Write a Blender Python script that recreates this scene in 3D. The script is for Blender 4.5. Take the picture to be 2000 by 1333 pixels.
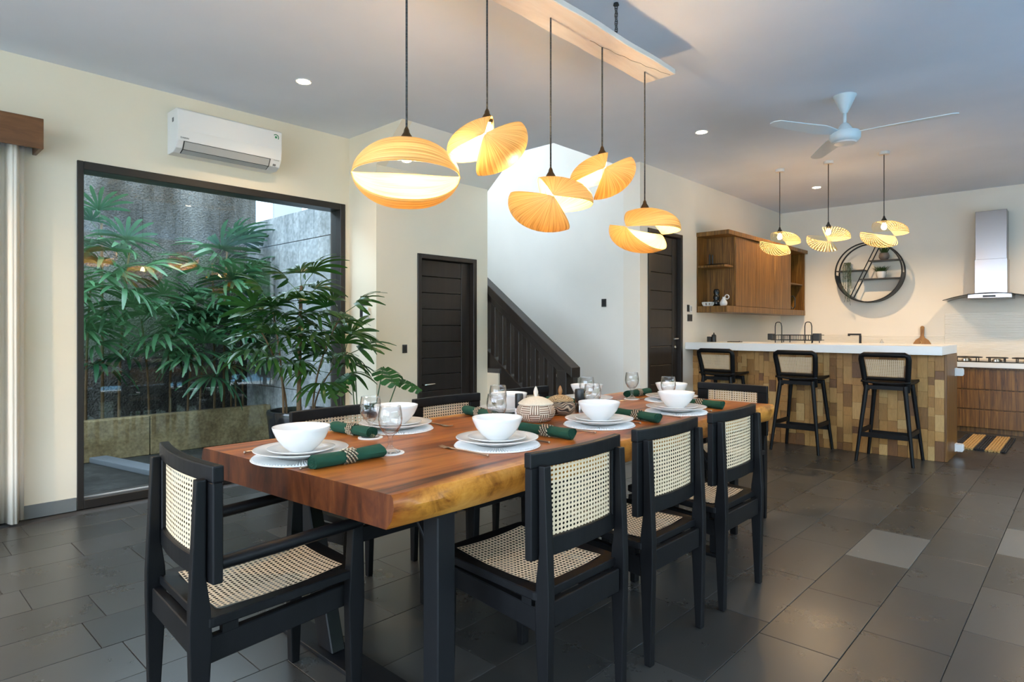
import bpy, bmesh, math, random
from mathutils import Vector, Matrix
PI = math.pi
rnd = random.Random(7)
for _o in list(bpy.data.objects):
    bpy.data.objects.remove(_o, do_unlink=True)
SC = bpy.context.scene
C = SC.collection

# ------------------------------------------------------------------ camera
TH = math.radians(43.05)
cam_d = bpy.data.cameras.new('camera')
cam = bpy.data.objects.new('camera', cam_d); C.objects.link(cam)
cam.location = (0, 0, 1.2); cam.rotation_euler = (PI / 2, 0, TH)
cam_d.sensor_width = 36; cam_d.lens = 21.861; cam_d.shift_y = -0.01205
cam_d.clip_start = 0.05; cam_d.clip_end = 200
SC.camera = cam

# ------------------------------------------------------------------ world: an even, bright, slightly hazy sky
W = bpy.data.worlds.new('sky'); SC.world = W; W.use_nodes = True
bg = W.node_tree.nodes['Background']
bg.inputs['Color'].default_value = (0.67, 0.82, 1.0, 1)
bg.inputs['Strength'].default_value = 5.0

# portals that tell the renderer where the sky comes in (they give no light themselves)
def portal(loc, rot, sx, sy):
    l = bpy.data.lights.new('sky_portal', 'AREA'); l.shape = 'RECTANGLE'; l.size = sx; l.size_y = sy
    l.cycles.is_portal = True
    o = bpy.data.objects.new('sky_portal', l); C.objects.link(o); o.location = loc; o.rotation_euler = rot
portal((3.30, 2.45, 1.40), (0, PI / 2, 0), 2.6, 7.9)          # wide openings on the right, beyond the frame
portal((-0.55, -2.70, 1.40), (-PI / 2, 0, 0), 6.2, 2.6)       # opening behind the camera
portal((-5.00, 2.05, 1.18), (0, -PI / 2, 0), 2.2, 1.95)      # the garden window
portal((-6.28, 4.75, 3.8), (0, -PI / 2, 0), 1.2, 1.1)         # window high in the stairwell

SC.view_settings.view_transform = 'Standard'
SC.view_settings.look = 'None'
SC.view_settings.exposure = 1.30
SC.view_settings.gamma = 1.0
SC.view_settings.use_curve_mapping = False
SC.cycles.max_bounces = 10
SC.cycles.diffuse_bounces = 5
SC.cycles.glossy_bounces = 4
SC.cycles.transmission_bounces = 8
SC.cycles.transparent_max_bounces = 12
SC.cycles.sample_clamp_indirect = 6.0
SC.cycles.caustics_reflective = False
SC.cycles.caustics_refractive = False

# ------------------------------------------------------------------ mesh helpers
class MB:
    def __init__(s): s.v = []; s.f = []; s.uv = {}; s.mi = []
    def add(s, vs, fs, m=0):
        n = len(s.v); s.v += [tuple(p) for p in vs]
        for f in fs: s.f.append(tuple(i + n for i in f)); s.mi.append(m)
        return s
    def box(s, x0, x1, y0, y1, z0, z1, m=0):
        return s.add([(x0,y0,z0),(x1,y0,z0),(x1,y1,z0),(x0,y1,z0),(x0,y0,z1),(x1,y0,z1),(x1,y1,z1),(x0,y1,z1)],
                     [(3,2,1,0),(4,5,6,7),(0,1,5,4),(1,2,6,5),(2,3,7,6),(3,0,4,7)], m)
    def prism(s, poly, axis, a, b, m=0):
        # poly in the two other axes: 'x' -> (y,z), 'y' -> (x,z), 'z' -> (x,y)
        def P(p, t):
            return {'x': (t, p[0], p[1]), 'y': (p[0], t, p[1]), 'z': (p[0], p[1], t)}[axis]
        n = len(poly)
        vs = [P(p, a) for p in poly] + [P(p, b) for p in poly]
        fs = [tuple(range(n))[::-1], tuple(range(n, 2 * n))] + [(i, (i + 1) % n, n + (i + 1) % n, n + i) for i in range(n)]
        return s.add(vs, fs, m)
    def frustum(s, c0, s0, c1, s1, m=0):
        # box-like bar: rectangle s0 (wx,wy) at c0 to rectangle s1 at c1
        vs = []
        for c, sz in ((c0, s0), (c1, s1)):
            for dx, dy in ((-1,-1),(1,-1),(1,1),(-1,1)):
                vs.append((c[0] + dx * sz[0] / 2, c[1] + dy * sz[1] / 2, c[2]))
        return s.add(vs, [(3,2,1,0),(4,5,6,7),(0,1,5,4),(1,2,6,5),(2,3,7,6),(3,0,4,7)], m)
    def lathe(s, prof, n=24, c=(0,0,0), m=0, close=False):
        vs = []; fs = []
        k = len(prof)
        for r, z in prof:
            for i in range(n):
                a = 2 * PI * i / n
                vs.append((c[0] + r * math.cos(a), c[1] + r * math.sin(a), c[2] + z))
        for j in range(k - 1 + (1 if close else 0)):
            j2 = (j + 1) % k
            for i in range(n):
                i2 = (i + 1) % n
                fs.append((j * n + i, j * n + i2, j2 * n + i2, j2 * n + i))
        if not close:
            if prof[0][0] > 1e-6: fs.append(tuple(range(n))[::-1])
            if prof[-1][0] > 1e-6: fs.append(tuple(range((k - 1) * n, k * n)))
        return s.add(vs, fs, m)
    def tube(s, pts, r, n=8, closed=False, m=0):
        pts = [Vector(p) for p in pts]; k = len(pts)
        vs = []; fs = []; up = Vector((0, 0, 1)); prev = None
        for i, p in enumerate(pts):
            a = pts[(i - 1) % k] if (closed or i > 0) else p
            b = pts[(i + 1) % k] if (closed or i < k - 1) else p
            t = (b - a).normalized()
            if prev is None:
                ref = up if abs(t.z) < 0.9 else Vector((1, 0, 0))
                u = t.cross(ref).normalized()
            else:
                u = (prev - t * prev.dot(t))
                u = u.normalized() if u.length > 1e-6 else t.cross(up).normalized()
            prev = u; w = t.cross(u)
            rr = r[i] if isinstance(r, (list, tuple)) else r
            for j in range(n):
                q = 2 * PI * j / n
                vs.append(tuple(p + u * (rr * math.cos(q)) + w * (rr * math.sin(q))))
        for i in range(k - (0 if closed else 1)):
            i2 = (i + 1) % k
            for j in range(n):
                j2 = (j + 1) % n
                fs.append((i * n + j, i * n + j2, i2 * n + j2, i2 * n + j))
        if not closed:
            fs.append(tuple(range(n))[::-1]); fs.append(tuple(range((k - 1) * n, k * n)))
        return s.add(vs, fs, m)
    def grid(s, fn, nu, nv, m=0, uv=False):
        n0 = len(s.v)
        vs = [fn(i / nu, j / nv) for j in range(nv + 1) for i in range(nu + 1)]
        if uv:
            for j in range(nv + 1):
                for i in range(nu + 1): s.uv[n0 + j * (nu + 1) + i] = (i / nu, j / nv)
        fs = [(j * (nu + 1) + i, j * (nu + 1) + i + 1, (j + 1) * (nu + 1) + i + 1, (j + 1) * (nu + 1) + i) for j in range(nv) for i in range(nu)]
        return s.add(vs, fs, m)
    def xf(s, M, start=0):
        for i in range(start, len(s.v)): s.v[i] = tuple(M @ Vector(s.v[i]))
        return s
    def mesh(s, name, mat, smooth=False, bevel=0, seg=2, weld=False):
        me = bpy.data.meshes.new(name)
        me.from_pydata(s.v, [], s.f)
        mats = mat if isinstance(mat, (list, tuple)) else [mat]
        for mm in mats: me.materials.append(mm)
        if len(mats) > 1:
            for p, mi in zip(me.polygons, s.mi): p.material_index = mi
        if s.uv:
            ul = me.uv_layers.new(name='UVMap')
            for lp in me.loops: ul.data[lp.index].uv = s.uv.get(lp.vertex_index, (0, 0))
        bm = bmesh.new(); bm.from_mesh(me)
        if weld: bmesh.ops.remove_doubles(bm, verts=bm.verts, dist=1e-5)
        bmesh.ops.recalc_face_normals(bm, faces=bm.faces) if not s.uv else None
        if bevel:
            es = [e for e in bm.edges if len(e.link_faces) == 2 and e.calc_face_angle(0) > 0.5]
            bmesh.ops.bevel(bm, geom=es, offset=bevel, segments=seg, affect='EDGES', profile=0.6, clamp_overlap=True)
        bm.to_mesh(me); bm.free()
        if smooth:
            for p in me.polygons: p.use_smooth = True
            if smooth != 'all':
                me.update()
                bm = bmesh.new(); bm.from_mesh(me)
                lim = 0.7
                for e in bm.edges:
                    e.smooth = not (len(e.link_faces) == 2 and e.calc_face_angle(0) > lim)
                bm.to_mesh(me); bm.free()
        return me
    def build(s, name, mat, parent=None, **k):
        return obj(name, s.mesh(name, mat, **k), parent)

def obj(name, me, parent=None, loc=None, rot=None):
    o = bpy.data.objects.new(name, me); C.objects.link(o)
    if parent: o.parent = parent
    if loc: o.location = loc
    if rot: o.rotation_euler = rot
    return o
def tag(o, label=None, cat=None, group=None, kind=None):
    if label: o['label'] = label
    if cat: o['category'] = cat
    if group: o['group'] = group
    if kind: o['kind'] = kind
    return o
def thing(name, label, cat, loc=(0,0,0), rz=0, group=None):
    o = bpy.data.objects.new(name, None); C.objects.link(o); o.empty_display_size = 0.05
    o.location = loc; o.rotation_euler = (0, 0, rz)
    return tag(o, label, cat, group)
def copy_tree(o, parent=None):
    c = o.copy(); C.objects.link(c); c.parent = parent
    for ch in list(o.children): copy_tree(ch, c)
    return c
def struct(name, mb, mat, label, **k):
    o = mb.build(name, mat, **k); tag(o, label, kind='structure'); return o

# ------------------------------------------------------------------ materials
def _mat(name):
    m = bpy.data.materials.new(name); m.use_nodes = True
    nt = m.node_tree; b = nt.nodes['Principled BSDF']
    return m, nt, b
def plain(name, col, rough=0.5, metal=0.0, spec=0.5, bump=0, bscale=60, coat=0):
    m, nt, b = _mat(name)
    b.inputs['Base Color'].default_value = (*col, 1); b.inputs['Roughness'].default_value = rough
    b.inputs['Metallic'].default_value = metal; b.inputs['Specular IOR Level'].default_value = spec
    if coat: b.inputs['Coat Weight'].default_value = coat; b.inputs['Coat Roughness'].default_value = 0.15
    if bump:
        tc = nt.nodes.new('ShaderNodeTexCoord'); n = nt.nodes.new('ShaderNodeTexNoise'); n.inputs['Scale'].default_value = bscale
        n.inputs['Detail'].default_value = 5
        bp = nt.nodes.new('ShaderNodeBump'); bp.inputs['Strength'].default_value = bump; bp.inputs['Distance'].default_value = 0.01
        nt.links.new(tc.outputs['Object'], n.inputs['Vector']); nt.links.new(n.outputs['Fac'], bp.inputs['Height'])
        nt.links.new(bp.outputs['Normal'], b.inputs['Normal'])
    return m
def ramp(nt, fac, stops):
    r = nt.nodes.new('ShaderNodeValToRGB')
    el = r.color_ramp.elements
    while len(el) < len(stops): el.new(0.5)
    for e, (p, c) in zip(el, stops): e.position = p; e.color = (*c, 1)
    nt.links.new(fac, r.inputs['Fac']); return r
def grain(name, stops, scale, rough=0.4, detail=6, bump=0.15, rand=0.0, coat=0, distort=0.6, spec=0.5):
    # wood: noise stretched along the grain; scale = (x,y,z) frequencies
    m, nt, b = _mat(name)
    tc = nt.nodes.new('ShaderNodeTexCoord'); mp = nt.nodes.new('ShaderNodeMapping')
    mp.inputs['Scale'].default_value = scale
    nt.links.new(tc.outputs['Object'], mp.inputs['Vector'])
    vec = mp.outputs['Vector']
    if rand:
        oi = nt.nodes.new('ShaderNodeObjectInfo'); ad = nt.nodes.new('ShaderNodeVectorMath'); ad.operation = 'ADD'
        mu = nt.nodes.new('ShaderNodeMath'); mu.operation = 'MULTIPLY'; mu.inputs[1].default_value = 37.0
        nt.links.new(oi.outputs['Random'], mu.inputs[0]); nt.links.new(vec, ad.inputs[0]); nt.links.new(mu.outputs[0], ad.inputs[1])
        vec = ad.outputs[0]
    n = nt.nodes.new('ShaderNodeTexNoise'); n.inputs['Scale'].default_value = 1.0; n.inputs['Detail'].default_value = detail
    n.inputs['Roughness'].default_value = 0.65; n.inputs['Distortion'].default_value = distort
    nt.links.new(vec, n.inputs['Vector'])
    r = ramp(nt, n.outputs['Fac'], stops)
    nt.links.new(r.outputs['Color'], b.inputs['Base Color'])
    b.inputs['Roughness'].default_value = rough; b.inputs['Specular IOR Level'].default_value = spec
    if coat: b.inputs['Coat Weight'].default_value = coat; b.inputs['Coat Roughness'].default_value = 0.12
    if bump:
        bp = nt.nodes.new('ShaderNodeBump'); bp.inputs['Strength'].default_value = bump; bp.inputs['Distance'].default_value = 0.004
        nt.links.new(n.outputs['Fac'], bp.inputs['Height']); nt.links.new(bp.outputs['Normal'], b.inputs['Normal'])
    return m
def emis(name, col, strength):
    m, nt, b = _mat(name)
    b.inputs['Base Color'].default_value = (*col, 1)
    b.inputs['Emission Color'].default_value = (*col, 1); b.inputs['Emission Strength'].default_value = strength
    return m
def clear_glass(name, col=(1,1,1), rough=0.0, ior=1.45):
    m, nt, b = _mat(name)
    b.inputs['Base Color'].default_value = (*col, 1); b.inputs['Roughness'].default_value = rough
    b.inputs['Transmission Weight'].default_value = 1.0; b.inputs['IOR'].default_value = ior
    return m
def pane_glass(name, tint=(0.93, 0.97, 0.96), ior=1.5, power=5.0):
    m = bpy.data.materials.new(name); m.use_nodes = True; nt = m.node_tree
    for n in list(nt.nodes): nt.nodes.remove(n)
    out = nt.nodes.new('ShaderNodeOutputMaterial'); mx = nt.nodes.new('ShaderNodeMixShader')
    tr = nt.nodes.new('ShaderNodeBsdfTransparent'); tr.inputs['Color'].default_value = (*tint, 1)
    gl = nt.nodes.new('ShaderNodeBsdfGlossy'); gl.inputs['Roughness'].default_value = 0.0
    # thin-sheet reflectance f0 + (1-f0)(1-cos)^5, the same from either side
    f0 = ((ior - 1) / (ior + 1)) ** 2
    lw = nt.nodes.new('ShaderNodeLayerWeight'); lw.inputs['Blend'].default_value = 0.5
    pw = nt.nodes.new('ShaderNodeMath'); pw.operation = 'POWER'; pw.inputs[1].default_value = power
    nt.links.new(lw.outputs['Facing'], pw.inputs[0])
    fr = nt.nodes.new('ShaderNodeMath'); fr.operation = 'MULTIPLY_ADD'; fr.inputs[1].default_value = 1 - f0; fr.inputs[2].default_value = f0
    nt.links.new(pw.outputs[0], fr.inputs[0])
    nt.links.new(fr.outputs[0], mx.inputs[0]); nt.links.new(tr.outputs[0], mx.inputs[1]); nt.links.new(gl.outputs[0], mx.inputs[2])
    nt.links.new(mx.outputs[0], out.inputs[0]); return m
def leafy(name, c0, c1, trans=0.35):
    m, nt, b = _mat(name)
    oi = nt.nodes.new('ShaderNodeObjectInfo')
    r = ramp(nt, oi.outputs['Random'], [(0, c0), (1, c1)])
    nt.links.new(r.outputs['Color'], b.inputs['Base Color']); b.inputs['Roughness'].default_value = 0.35
    tl = nt.nodes.new('ShaderNodeBsdfTranslucent'); mx = nt.nodes.new('ShaderNodeMixShader'); mx.inputs[0].default_value = trans
    nt.links.new(r.outputs['Color'], tl.inputs['Color'])
    out = nt.nodes['Material Output']
    nt.links.new(b.outputs[0], mx.inputs[1]); nt.links.new(tl.outputs[0], mx.inputs[2]); nt.links.new(mx.outputs[0], out.inputs[0])
    return m

def plaster(name, col, stain=None, bump=0.05, scale=40):
    m, nt, b = _mat(name)
    tc = nt.nodes.new('ShaderNodeTexCoord')
    n = nt.nodes.new('ShaderNodeTexNoise'); n.inputs['Scale'].default_value = scale; n.inputs['Detail'].default_value = 6
    nt.links.new(tc.outputs['Object'], n.inputs['Vector'])
    n2 = nt.nodes.new('ShaderNodeTexNoise'); n2.inputs['Scale'].default_value = 1.3; n2.inputs['Detail'].default_value = 3
    nt.links.new(tc.outputs['Object'], n2.inputs['Vector'])
    d = tuple(c * 0.93 for c in col)
    r = ramp(nt, n2.outputs['Fac'], [(0.3, d), (0.7, col)])
    nt.links.new(r.outputs['Color'], b.inputs['Base Color'])
    b.inputs['Roughness'].default_value = 0.85; b.inputs['Specular IOR Level'].default_value = 0.2
    bp = nt.nodes.new('ShaderNodeBump'); bp.inputs['Strength'].default_value = bump; bp.inputs['Distance'].default_value = 0.01
    nt.links.new(n.outputs['Fac'], bp.inputs['Height']); nt.links.new(bp.outputs['Normal'], b.inputs['Normal'])
    return m
def weathered(name, dark, light, fine, bump, streak=(1.6, 1.6, 0.35), dist=0.03):
    m, nt, b = _mat(name)
    tc = nt.nodes.new('ShaderNodeTexCoord'); mp = nt.nodes.new('ShaderNodeMapping'); mp.inputs['Scale'].default_value = streak
    nt.links.new(tc.outputs['Object'], mp.inputs['Vector'])
    n2 = nt.nodes.new('ShaderNodeTexNoise'); n2.inputs['Scale'].default_value = 1.6; n2.inputs['Detail'].default_value = 7; n2.inputs['Roughness'].default_value = 0.6
    nt.links.new(mp.outputs['Vector'], n2.inputs['Vector'])
    n = nt.nodes.new('ShaderNodeTexNoise'); n.inputs['Scale'].default_value = fine; n.inputs['Detail'].default_value = 4
    nt.links.new(tc.outputs['Object'], n.inputs['Vector'])
    r = ramp(nt, n2.outputs['Fac'], [(0.36, dark), (0.66, light)])
    r2 = ramp(nt, n.outputs['Fac'], [(0.3, (0.62, 0.62, 0.62)), (0.75, (1.15, 1.15, 1.15))])
    mx = nt.nodes.new('ShaderNodeMix'); mx.data_type = 'RGBA'; mx.blend_type = 'MULTIPLY'; mx.inputs['Factor'].default_value = 1.0
    nt.links.new(r.outputs['Color'], mx.inputs[6]); nt.links.new(r2.outputs['Color'], mx.inputs[7])
    nt.links.new(mx.outputs[2], b.inputs['Base Color']); b.inputs['Roughness'].default_value = 0.9; b.inputs['Specular IOR Level'].default_value = 0.12
    bp = nt.nodes.new('ShaderNodeBump'); bp.inputs['Strength'].default_value = bump; bp.inputs['Distance'].default_value = dist
    nt.links.new(n.outputs['Fac'], bp.inputs['Height']); nt.links.new(bp.outputs['Normal'], b.inputs['Normal'])
    return m
def stone_tile(name, c0, c1, rough=0.3):
    m, nt, b = _mat(name)
    tc = nt.nodes.new('ShaderNodeTexCoord'); oi = nt.nodes.new('ShaderNodeObjectInfo'); ge = nt.nodes.new('ShaderNodeNewGeometry')
    ad = nt.nodes.new('ShaderNodeMath'); ad.operation = 'ADD'; fr = nt.nodes.new('ShaderNodeMath'); fr.operation = 'FRACT'
    nt.links.new(oi.outputs['Random'], ad.inputs[0]); nt.links.new(ge.outputs['Random Per Island'], ad.inputs[1]); nt.links.new(ad.outputs[0], fr.inputs[0])
    r = ramp(nt, fr.outputs[0], [(0, c0), (1, c1)])
    n = nt.nodes.new('ShaderNodeTexNoise'); n.inputs['Scale'].default_value = 3.0; n.inputs['Detail'].default_value = 8; n.inputs['Roughness'].default_value = 0.7
    nt.links.new(ge.outputs['Position'], n.inputs['Vector'])
    r2 = ramp(nt, n.outputs['Fac'], [(0.3, (0.93, 0.93, 0.93)), (0.7, (1.06, 1.06, 1.06))])
    mx = nt.nodes.new('ShaderNodeMix'); mx.data_type = 'RGBA'; mx.blend_type = 'MULTIPLY'; mx.inputs['Factor'].default_value = 1.0
    nt.links.new(r.outputs['Color'], mx.inputs[6]); nt.links.new(r2.outputs['Color'], mx.inputs[7])
    n3 = nt.nodes.new('ShaderNodeTexVoronoi'); n3.inputs['Scale'].default_value = 5.5
    nt.links.new(ge.outputs['Position'], n3.inputs['Vector'])
    sp = ramp(nt, n3.outputs['Distance'], [(0.0, (0.5, 0.5, 0.47)), (0.035, (0, 0, 0))])
    mx2 = nt.nodes.new('ShaderNodeMix'); mx2.data_type = 'RGBA'; mx2.blend_type = 'ADD'; mx2.inputs['Factor'].default_value = 0.35
    nt.links.new(mx.outputs[2], mx2.inputs[6]); nt.links.new(sp.outputs['Color'], mx2.inputs[7])
    nt.links.new(mx2.outputs[2], b.inputs['Base Color'])
    rr = nt.nodes.new('ShaderNodeMapRange'); rr.inputs[1].default_value = 0.3; rr.inputs[2].default_value = 0.75
    rr.inputs[3].default_value = rough - 0.02; rr.inputs[4].default_value = rough + 0.04
    nt.links.new(n.outputs['Fac'], rr.inputs[0]); nt.links.new(rr.outputs[0], b.inputs['Roughness'])
    bp = nt.nodes.new('ShaderNodeBump'); bp.inputs['Strength'].default_value = 0.012; bp.inputs['Distance'].default_value = 0.003
    nt.links.new(n.outputs['Fac'], bp.inputs['Height']); nt.links.new(bp.outputs['Normal'], b.inputs['Normal'])
    return m
def shade_mat(name, c0, c1, freq=70):
    # thin bamboo: fine strips along the shell, light shines through
    m, nt, b = _mat(name)
    uv = nt.nodes.new('ShaderNodeUVMap'); mp = nt.nodes.new('ShaderNodeMapping'); mp.inputs['Scale'].default_value = (1.2, freq, 1)
    nt.links.new(uv.outputs[0], mp.inputs['Vector'])
    n = nt.nodes.new('ShaderNodeTexNoise'); n.inputs['Scale'].default_value = 1; n.inputs['Detail'].default_value = 4
    nt.links.new(mp.outputs[0], n.inputs['Vector'])
    r = ramp(nt, n.outputs['Fac'], [(0.3, c0), (0.62, c1)])
    nt.links.new(r.outputs['Color'], b.inputs['Base Color']); b.inputs['Roughness'].default_value = 0.5
    tl = nt.nodes.new('ShaderNodeBsdfTranslucent'); nt.links.new(r.outputs['Color'], tl.inputs['Color'])
    mx = nt.nodes.new('ShaderNodeMixShader'); mx.inputs[0].default_value = 0.26
    nt.links.new(b.outputs[0], mx.inputs[1]); nt.links.new(tl.outputs[0], mx.inputs[2])
    nt.links.new(mx.outputs[0], nt.nodes['Material Output'].inputs[0])
    bp = nt.nodes.new('ShaderNodeBump'); bp.inputs['Strength'].default_value = 0.25; bp.inputs['Distance'].default_value = 0.003
    nt.links.new(n.outputs['Fac'], bp.inputs['Height']); nt.links.new(bp.outputs['Normal'], b.inputs['Normal'])
    return m

M = {}
M['cream'] = plaster('cream_paint', (0.84, 0.755, 0.60))
M['kwall'] = plaster('warm_white_paint', (0.83, 0.77, 0.67))
M['white_wall'] = plaster('white_paint', (0.84, 0.81, 0.74))
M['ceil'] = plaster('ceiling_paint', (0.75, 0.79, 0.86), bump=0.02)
M['tile'] = stone_tile('andesite_tile', (0.027, 0.0265, 0.0245), (0.050, 0.049, 0.0455), 0.28)
M['tile_light'] = stone_tile('pale_andesite_tile', (0.085, 0.088, 0.084), (0.105, 0.106, 0.10), 0.33)
M['grout'] = plain('grout', (0.035, 0.033, 0.031), 0.9)
M['black_wood'] = grain('black_stained_wood', [(0.3, (0.0028, 0.003, 0.0035)), (0.7, (0.006, 0.006, 0.007))], (20, 20, 3), 0.46, bump=0.06, spec=0.2)
M['brown_black'] = grain('dark_brown_wood', [(0.3, (0.014, 0.010, 0.008)), (0.7, (0.028, 0.020, 0.016))], (18, 18, 2), 0.4, bump=0.06)
M['cane'] = plain('woven_cane', (0.70, 0.53, 0.345), 0.55, bump=0.2, bscale=300)
M['cane_orange'] = plain('honey_cane', (0.66, 0.42, 0.17), 0.55, bump=0.2, bscale=300)
M['steel_black'] = plain('blackened_steel', (0.006, 0.0065, 0.008), 0.45, 0.0, 0.3, bump=0.05, bscale=25)
M['teak'] = grain('teak', [(0.32, (0.045, 0.016, 0.003)), (0.5, (0.16, 0.070, 0.012)), (0.70, (0.34, 0.17, 0.036))], (60, 60, 2.0), 0.38, bump=0.1)
M['teak_dark'] = grain('teak_drawer', [(0.32, (0.045, 0.015, 0.003)), (0.5, (0.155, 0.064, 0.011)), (0.70, (0.29, 0.14, 0.030))], (55, 55, 2.0), 0.4, bump=0.1)
M['pelmet'] = grain('walnut_veneer', [(0.28, (0.09, 0.034, 0.011)), (0.7, (0.20, 0.085, 0.03))], (14, 2.0, 18), 0.4, bump=0.05)
M['solid_white'] = plain('white_solid_surface', (0.82, 0.82, 0.80), 0.3)
M['ceramic'] = plain('white_ceramic', (0.74, 0.725, 0.70), 0.22, coat=0.3)
M['beads'] = plain('white_beads', (0.78, 0.78, 0.76), 0.5)
M['chrome'] = plain('brushed_metal', (0.62, 0.60, 0.57), 0.25, 1.0)
M['steel'] = plain('stainless_steel', (0.33, 0.31, 0.31), 0.22, 1.0)
M['pewter'] = plain('antique_metal', (0.42, 0.34, 0.27), 0.32, 1.0)
M['green'] = plain('dark_green_linen', (0.004, 0.058, 0.032), 0.9, bump=0.3, bscale=500)
M['plastic_white'] = plain('white_plastic', (0.80, 0.79, 0.78), 0.35)
M['plastic_grey'] = plain('grey_plastic', (0.45, 0.45, 0.44), 0.45)
M['plastic_black'] = plain('black_plastic', (0.015, 0.015, 0.016), 0.4)
M['black_glaze'] = plain('black_glaze', (0.008, 0.010, 0.012), 0.15)
M['switch'] = plain('dark_switch', (0.035, 0.033, 0.032), 0.4)
M['fan_white'] = plain('fan_enamel', (0.62, 0.70, 0.74), 0.35)
M['window_frame'] = plain('window_frame_wood', (0.018, 0.014, 0.012), 0.42, bump=0.05)
M['glass'] = pane_glass('drinking_glass', (0.97, 0.965, 0.96), 1.5, 2.1)
M['pane'] = pane_glass('window_pane', ior=1.5)
M['hood_glass'] = pane_glass('smoked_glass', (0.35, 0.36, 0.37))
M['leaf_in'] = leafy('palm_leaf', (0.012, 0.055, 0.010), (0.045, 0.12, 0.022), 0.3)
M['leaf_out'] = leafy('garden_palm_leaf', (0.012, 0.06, 0.024), (0.07, 0.17, 0.08), 0.3)
M['leaf_monstera'] = leafy('monstera_leaf', (0.02, 0.10, 0.02), (0.05, 0.17, 0.03), 0.3)
M['stem'] = plain('palm_stem', (0.12, 0.075, 0.035), 0.8, bump=0.4, bscale=90)
M['stem_green'] = plain('green_stem', (0.05, 0.11, 0.03), 0.6)
M['soil'] = plain('soil', (0.05, 0.04, 0.03), 0.95, bump=0.6, bscale=40)
M['pebbles'] = plain('pale_pebbles', (0.42, 0.39, 0.34), 0.8, bump=0.8, bscale=70)
M['rough_wall'] = weathered('rough_render', (0.038, 0.035, 0.030), (0.165, 0.162, 0.155), 55, 1.0)
M['block'] = weathered('concrete_block', (0.13, 0.14, 0.145), (0.29, 0.30, 0.305), 30, 0.2, (2.5, 2.5, 0.8), 0.01)
M['planter'] = weathered('planter_render', (0.17, 0.125, 0.065), (0.31, 0.245, 0.14), 40, 0.3, (2, 2, 2), 0.01)
M['path'] = weathered('wet_path', (0.012, 0.012, 0.011), (0.035, 0.034, 0.032), 20, 0.3, (2, 2, 2), 0.01)
M['kerb'] = plain('pale_kerb', (0.07, 0.078, 0.09), 0.7, bump=0.2, bscale=30)
M['pool'] = plain('pool_bounce_blue', (0.30, 0.56, 0.80), 0.15)
M['terrace'] = plain('pale_bounce_terrace', (0.62, 0.61, 0.58), 0.8, bump=0.1, bscale=10)
M['hedge'] = plain('clipped_hedge', (0.035, 0.10, 0.02), 0.9, bump=1.0, bscale=9)
M['grey_house'] = plaster('pale_grey_render', (0.36, 0.38, 0.40))
M['lawn'] = plain('lawn', (0.07, 0.17, 0.04), 0.9, bump=0.5, bscale=20)
M['curtain'] = plain('linen_curtain', (0.74, 0.67, 0.57), 0.9, bump=0.15, bscale=250)
M['base_stone'] = plain('grey_stone', (0.16, 0.17, 0.17), 0.5, bump=0.1, bscale=30)
M['step_stone'] = plain('dark_step_stone', (0.07, 0.065, 0.06), 0.45, bump=0.1, bscale=30)
M['board_white'] = grain('whitewashed_plank', [(0.3, (0.66, 0.60, 0.54)), (0.7, (0.84, 0.80, 0.75))], (10, 1.6, 10), 0.7, bump=0.2)
M['brass'] = plain('dark_bronze', (0.10, 0.062, 0.030), 0.35, 0.9)
M['cord'] = grain('twisted_cord', [(0.4, (0.010, 0.010, 0.010)), (0.6, (0.08, 0.075, 0.07))], (5, 5, 160), 0.8, bump=0)
M['shade'] = shade_mat('bamboo_shell', (0.40, 0.25, 0.060), (0.84, 0.65, 0.26), 60)
M['slat'] = plain('bamboo_slat', (0.85, 0.62, 0.27), 0.5)
M['bulb'] = emis('lit_bulb', (1.0, 0.74, 0.40), 14)
M['downlight'] = emis('lit_downlight', (1.0, 0.80, 0.52), 40)
M['straw'] = plain('natural_jute', (0.48, 0.29, 0.10), 0.9, bump=0.8, bscale=90)
M['black_jute'] = plain('black_jute', (0.018, 0.017, 0.018), 0.95, bump=0.8, bscale=90)
# ================================================================== the setting
XW, XD, XK, YK, ZC, YJ, YS, YE = -4.909, -4.488, -3.40, 9.51, 2.916, 3.10, 5.566, 4.44
XR, YB = 3.20, -2.60

def wall_holes(axis, plane0, plane1, a0, a1, z0, z1, holes):
    # wall slab between plane0..plane1 on `axis`, from a0..a1 along the other axis, with rectangular holes (b0,b1,c0,c1)
    mb = MB()
    def put(p, q, r, t):
        if q - p < 1e-4 or t - r < 1e-4: return
        if axis == 'x': mb.box(plane0, plane1, p, q, r, t)
        else: mb.box(p, q, plane0, plane1, r, t)
    cur = a0
    for b0, b1, c0, c1 in sorted(holes):
        put(cur, b0, z0, z1); put(b0, b1, z0, c0); put(b0, b1, c1, z1); cur = b1
    put(cur, a1, z0, z1)
    return mb

# floor: a bed with stone tiles laid on it in staggered columns
floor = struct('floor', MB().box(XW - 0.1, XR, YB, YK, -0.12, -0.006), M['grout'], 'dark grey stone tiled floor of the dining room')
TW, TL = 0.2925, 0.58
tile_me = MB().box(-TW/2 + 0.0013, TW/2 - 0.0013, -TL/2 + 0.0013, TL/2 - 0.0013, -0.014, 0).mesh('tile', M['tile'], bevel=0.0012, seg=1)
tile_me2 = tile_me.copy(); tile_me2.materials.clear(); tile_me2.materials.append(M['tile_light'])
known = {-1: 0.19, 0: 0.32, 1: 0.19 + 0.0, 2: 0.02, 3: 0.17, 4: 0.17}
def cam_px(x, y, z):
    r = x * math.cos(TH) + y * math.sin(TH); d = -x * math.sin(TH) + y * math.cos(TH)
    if d < 0.3: return None
    return 1000 + 1214.5 * r / d, 642.4 - 1214.5 * (z - 1.2) / d, d
tiles = []
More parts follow.
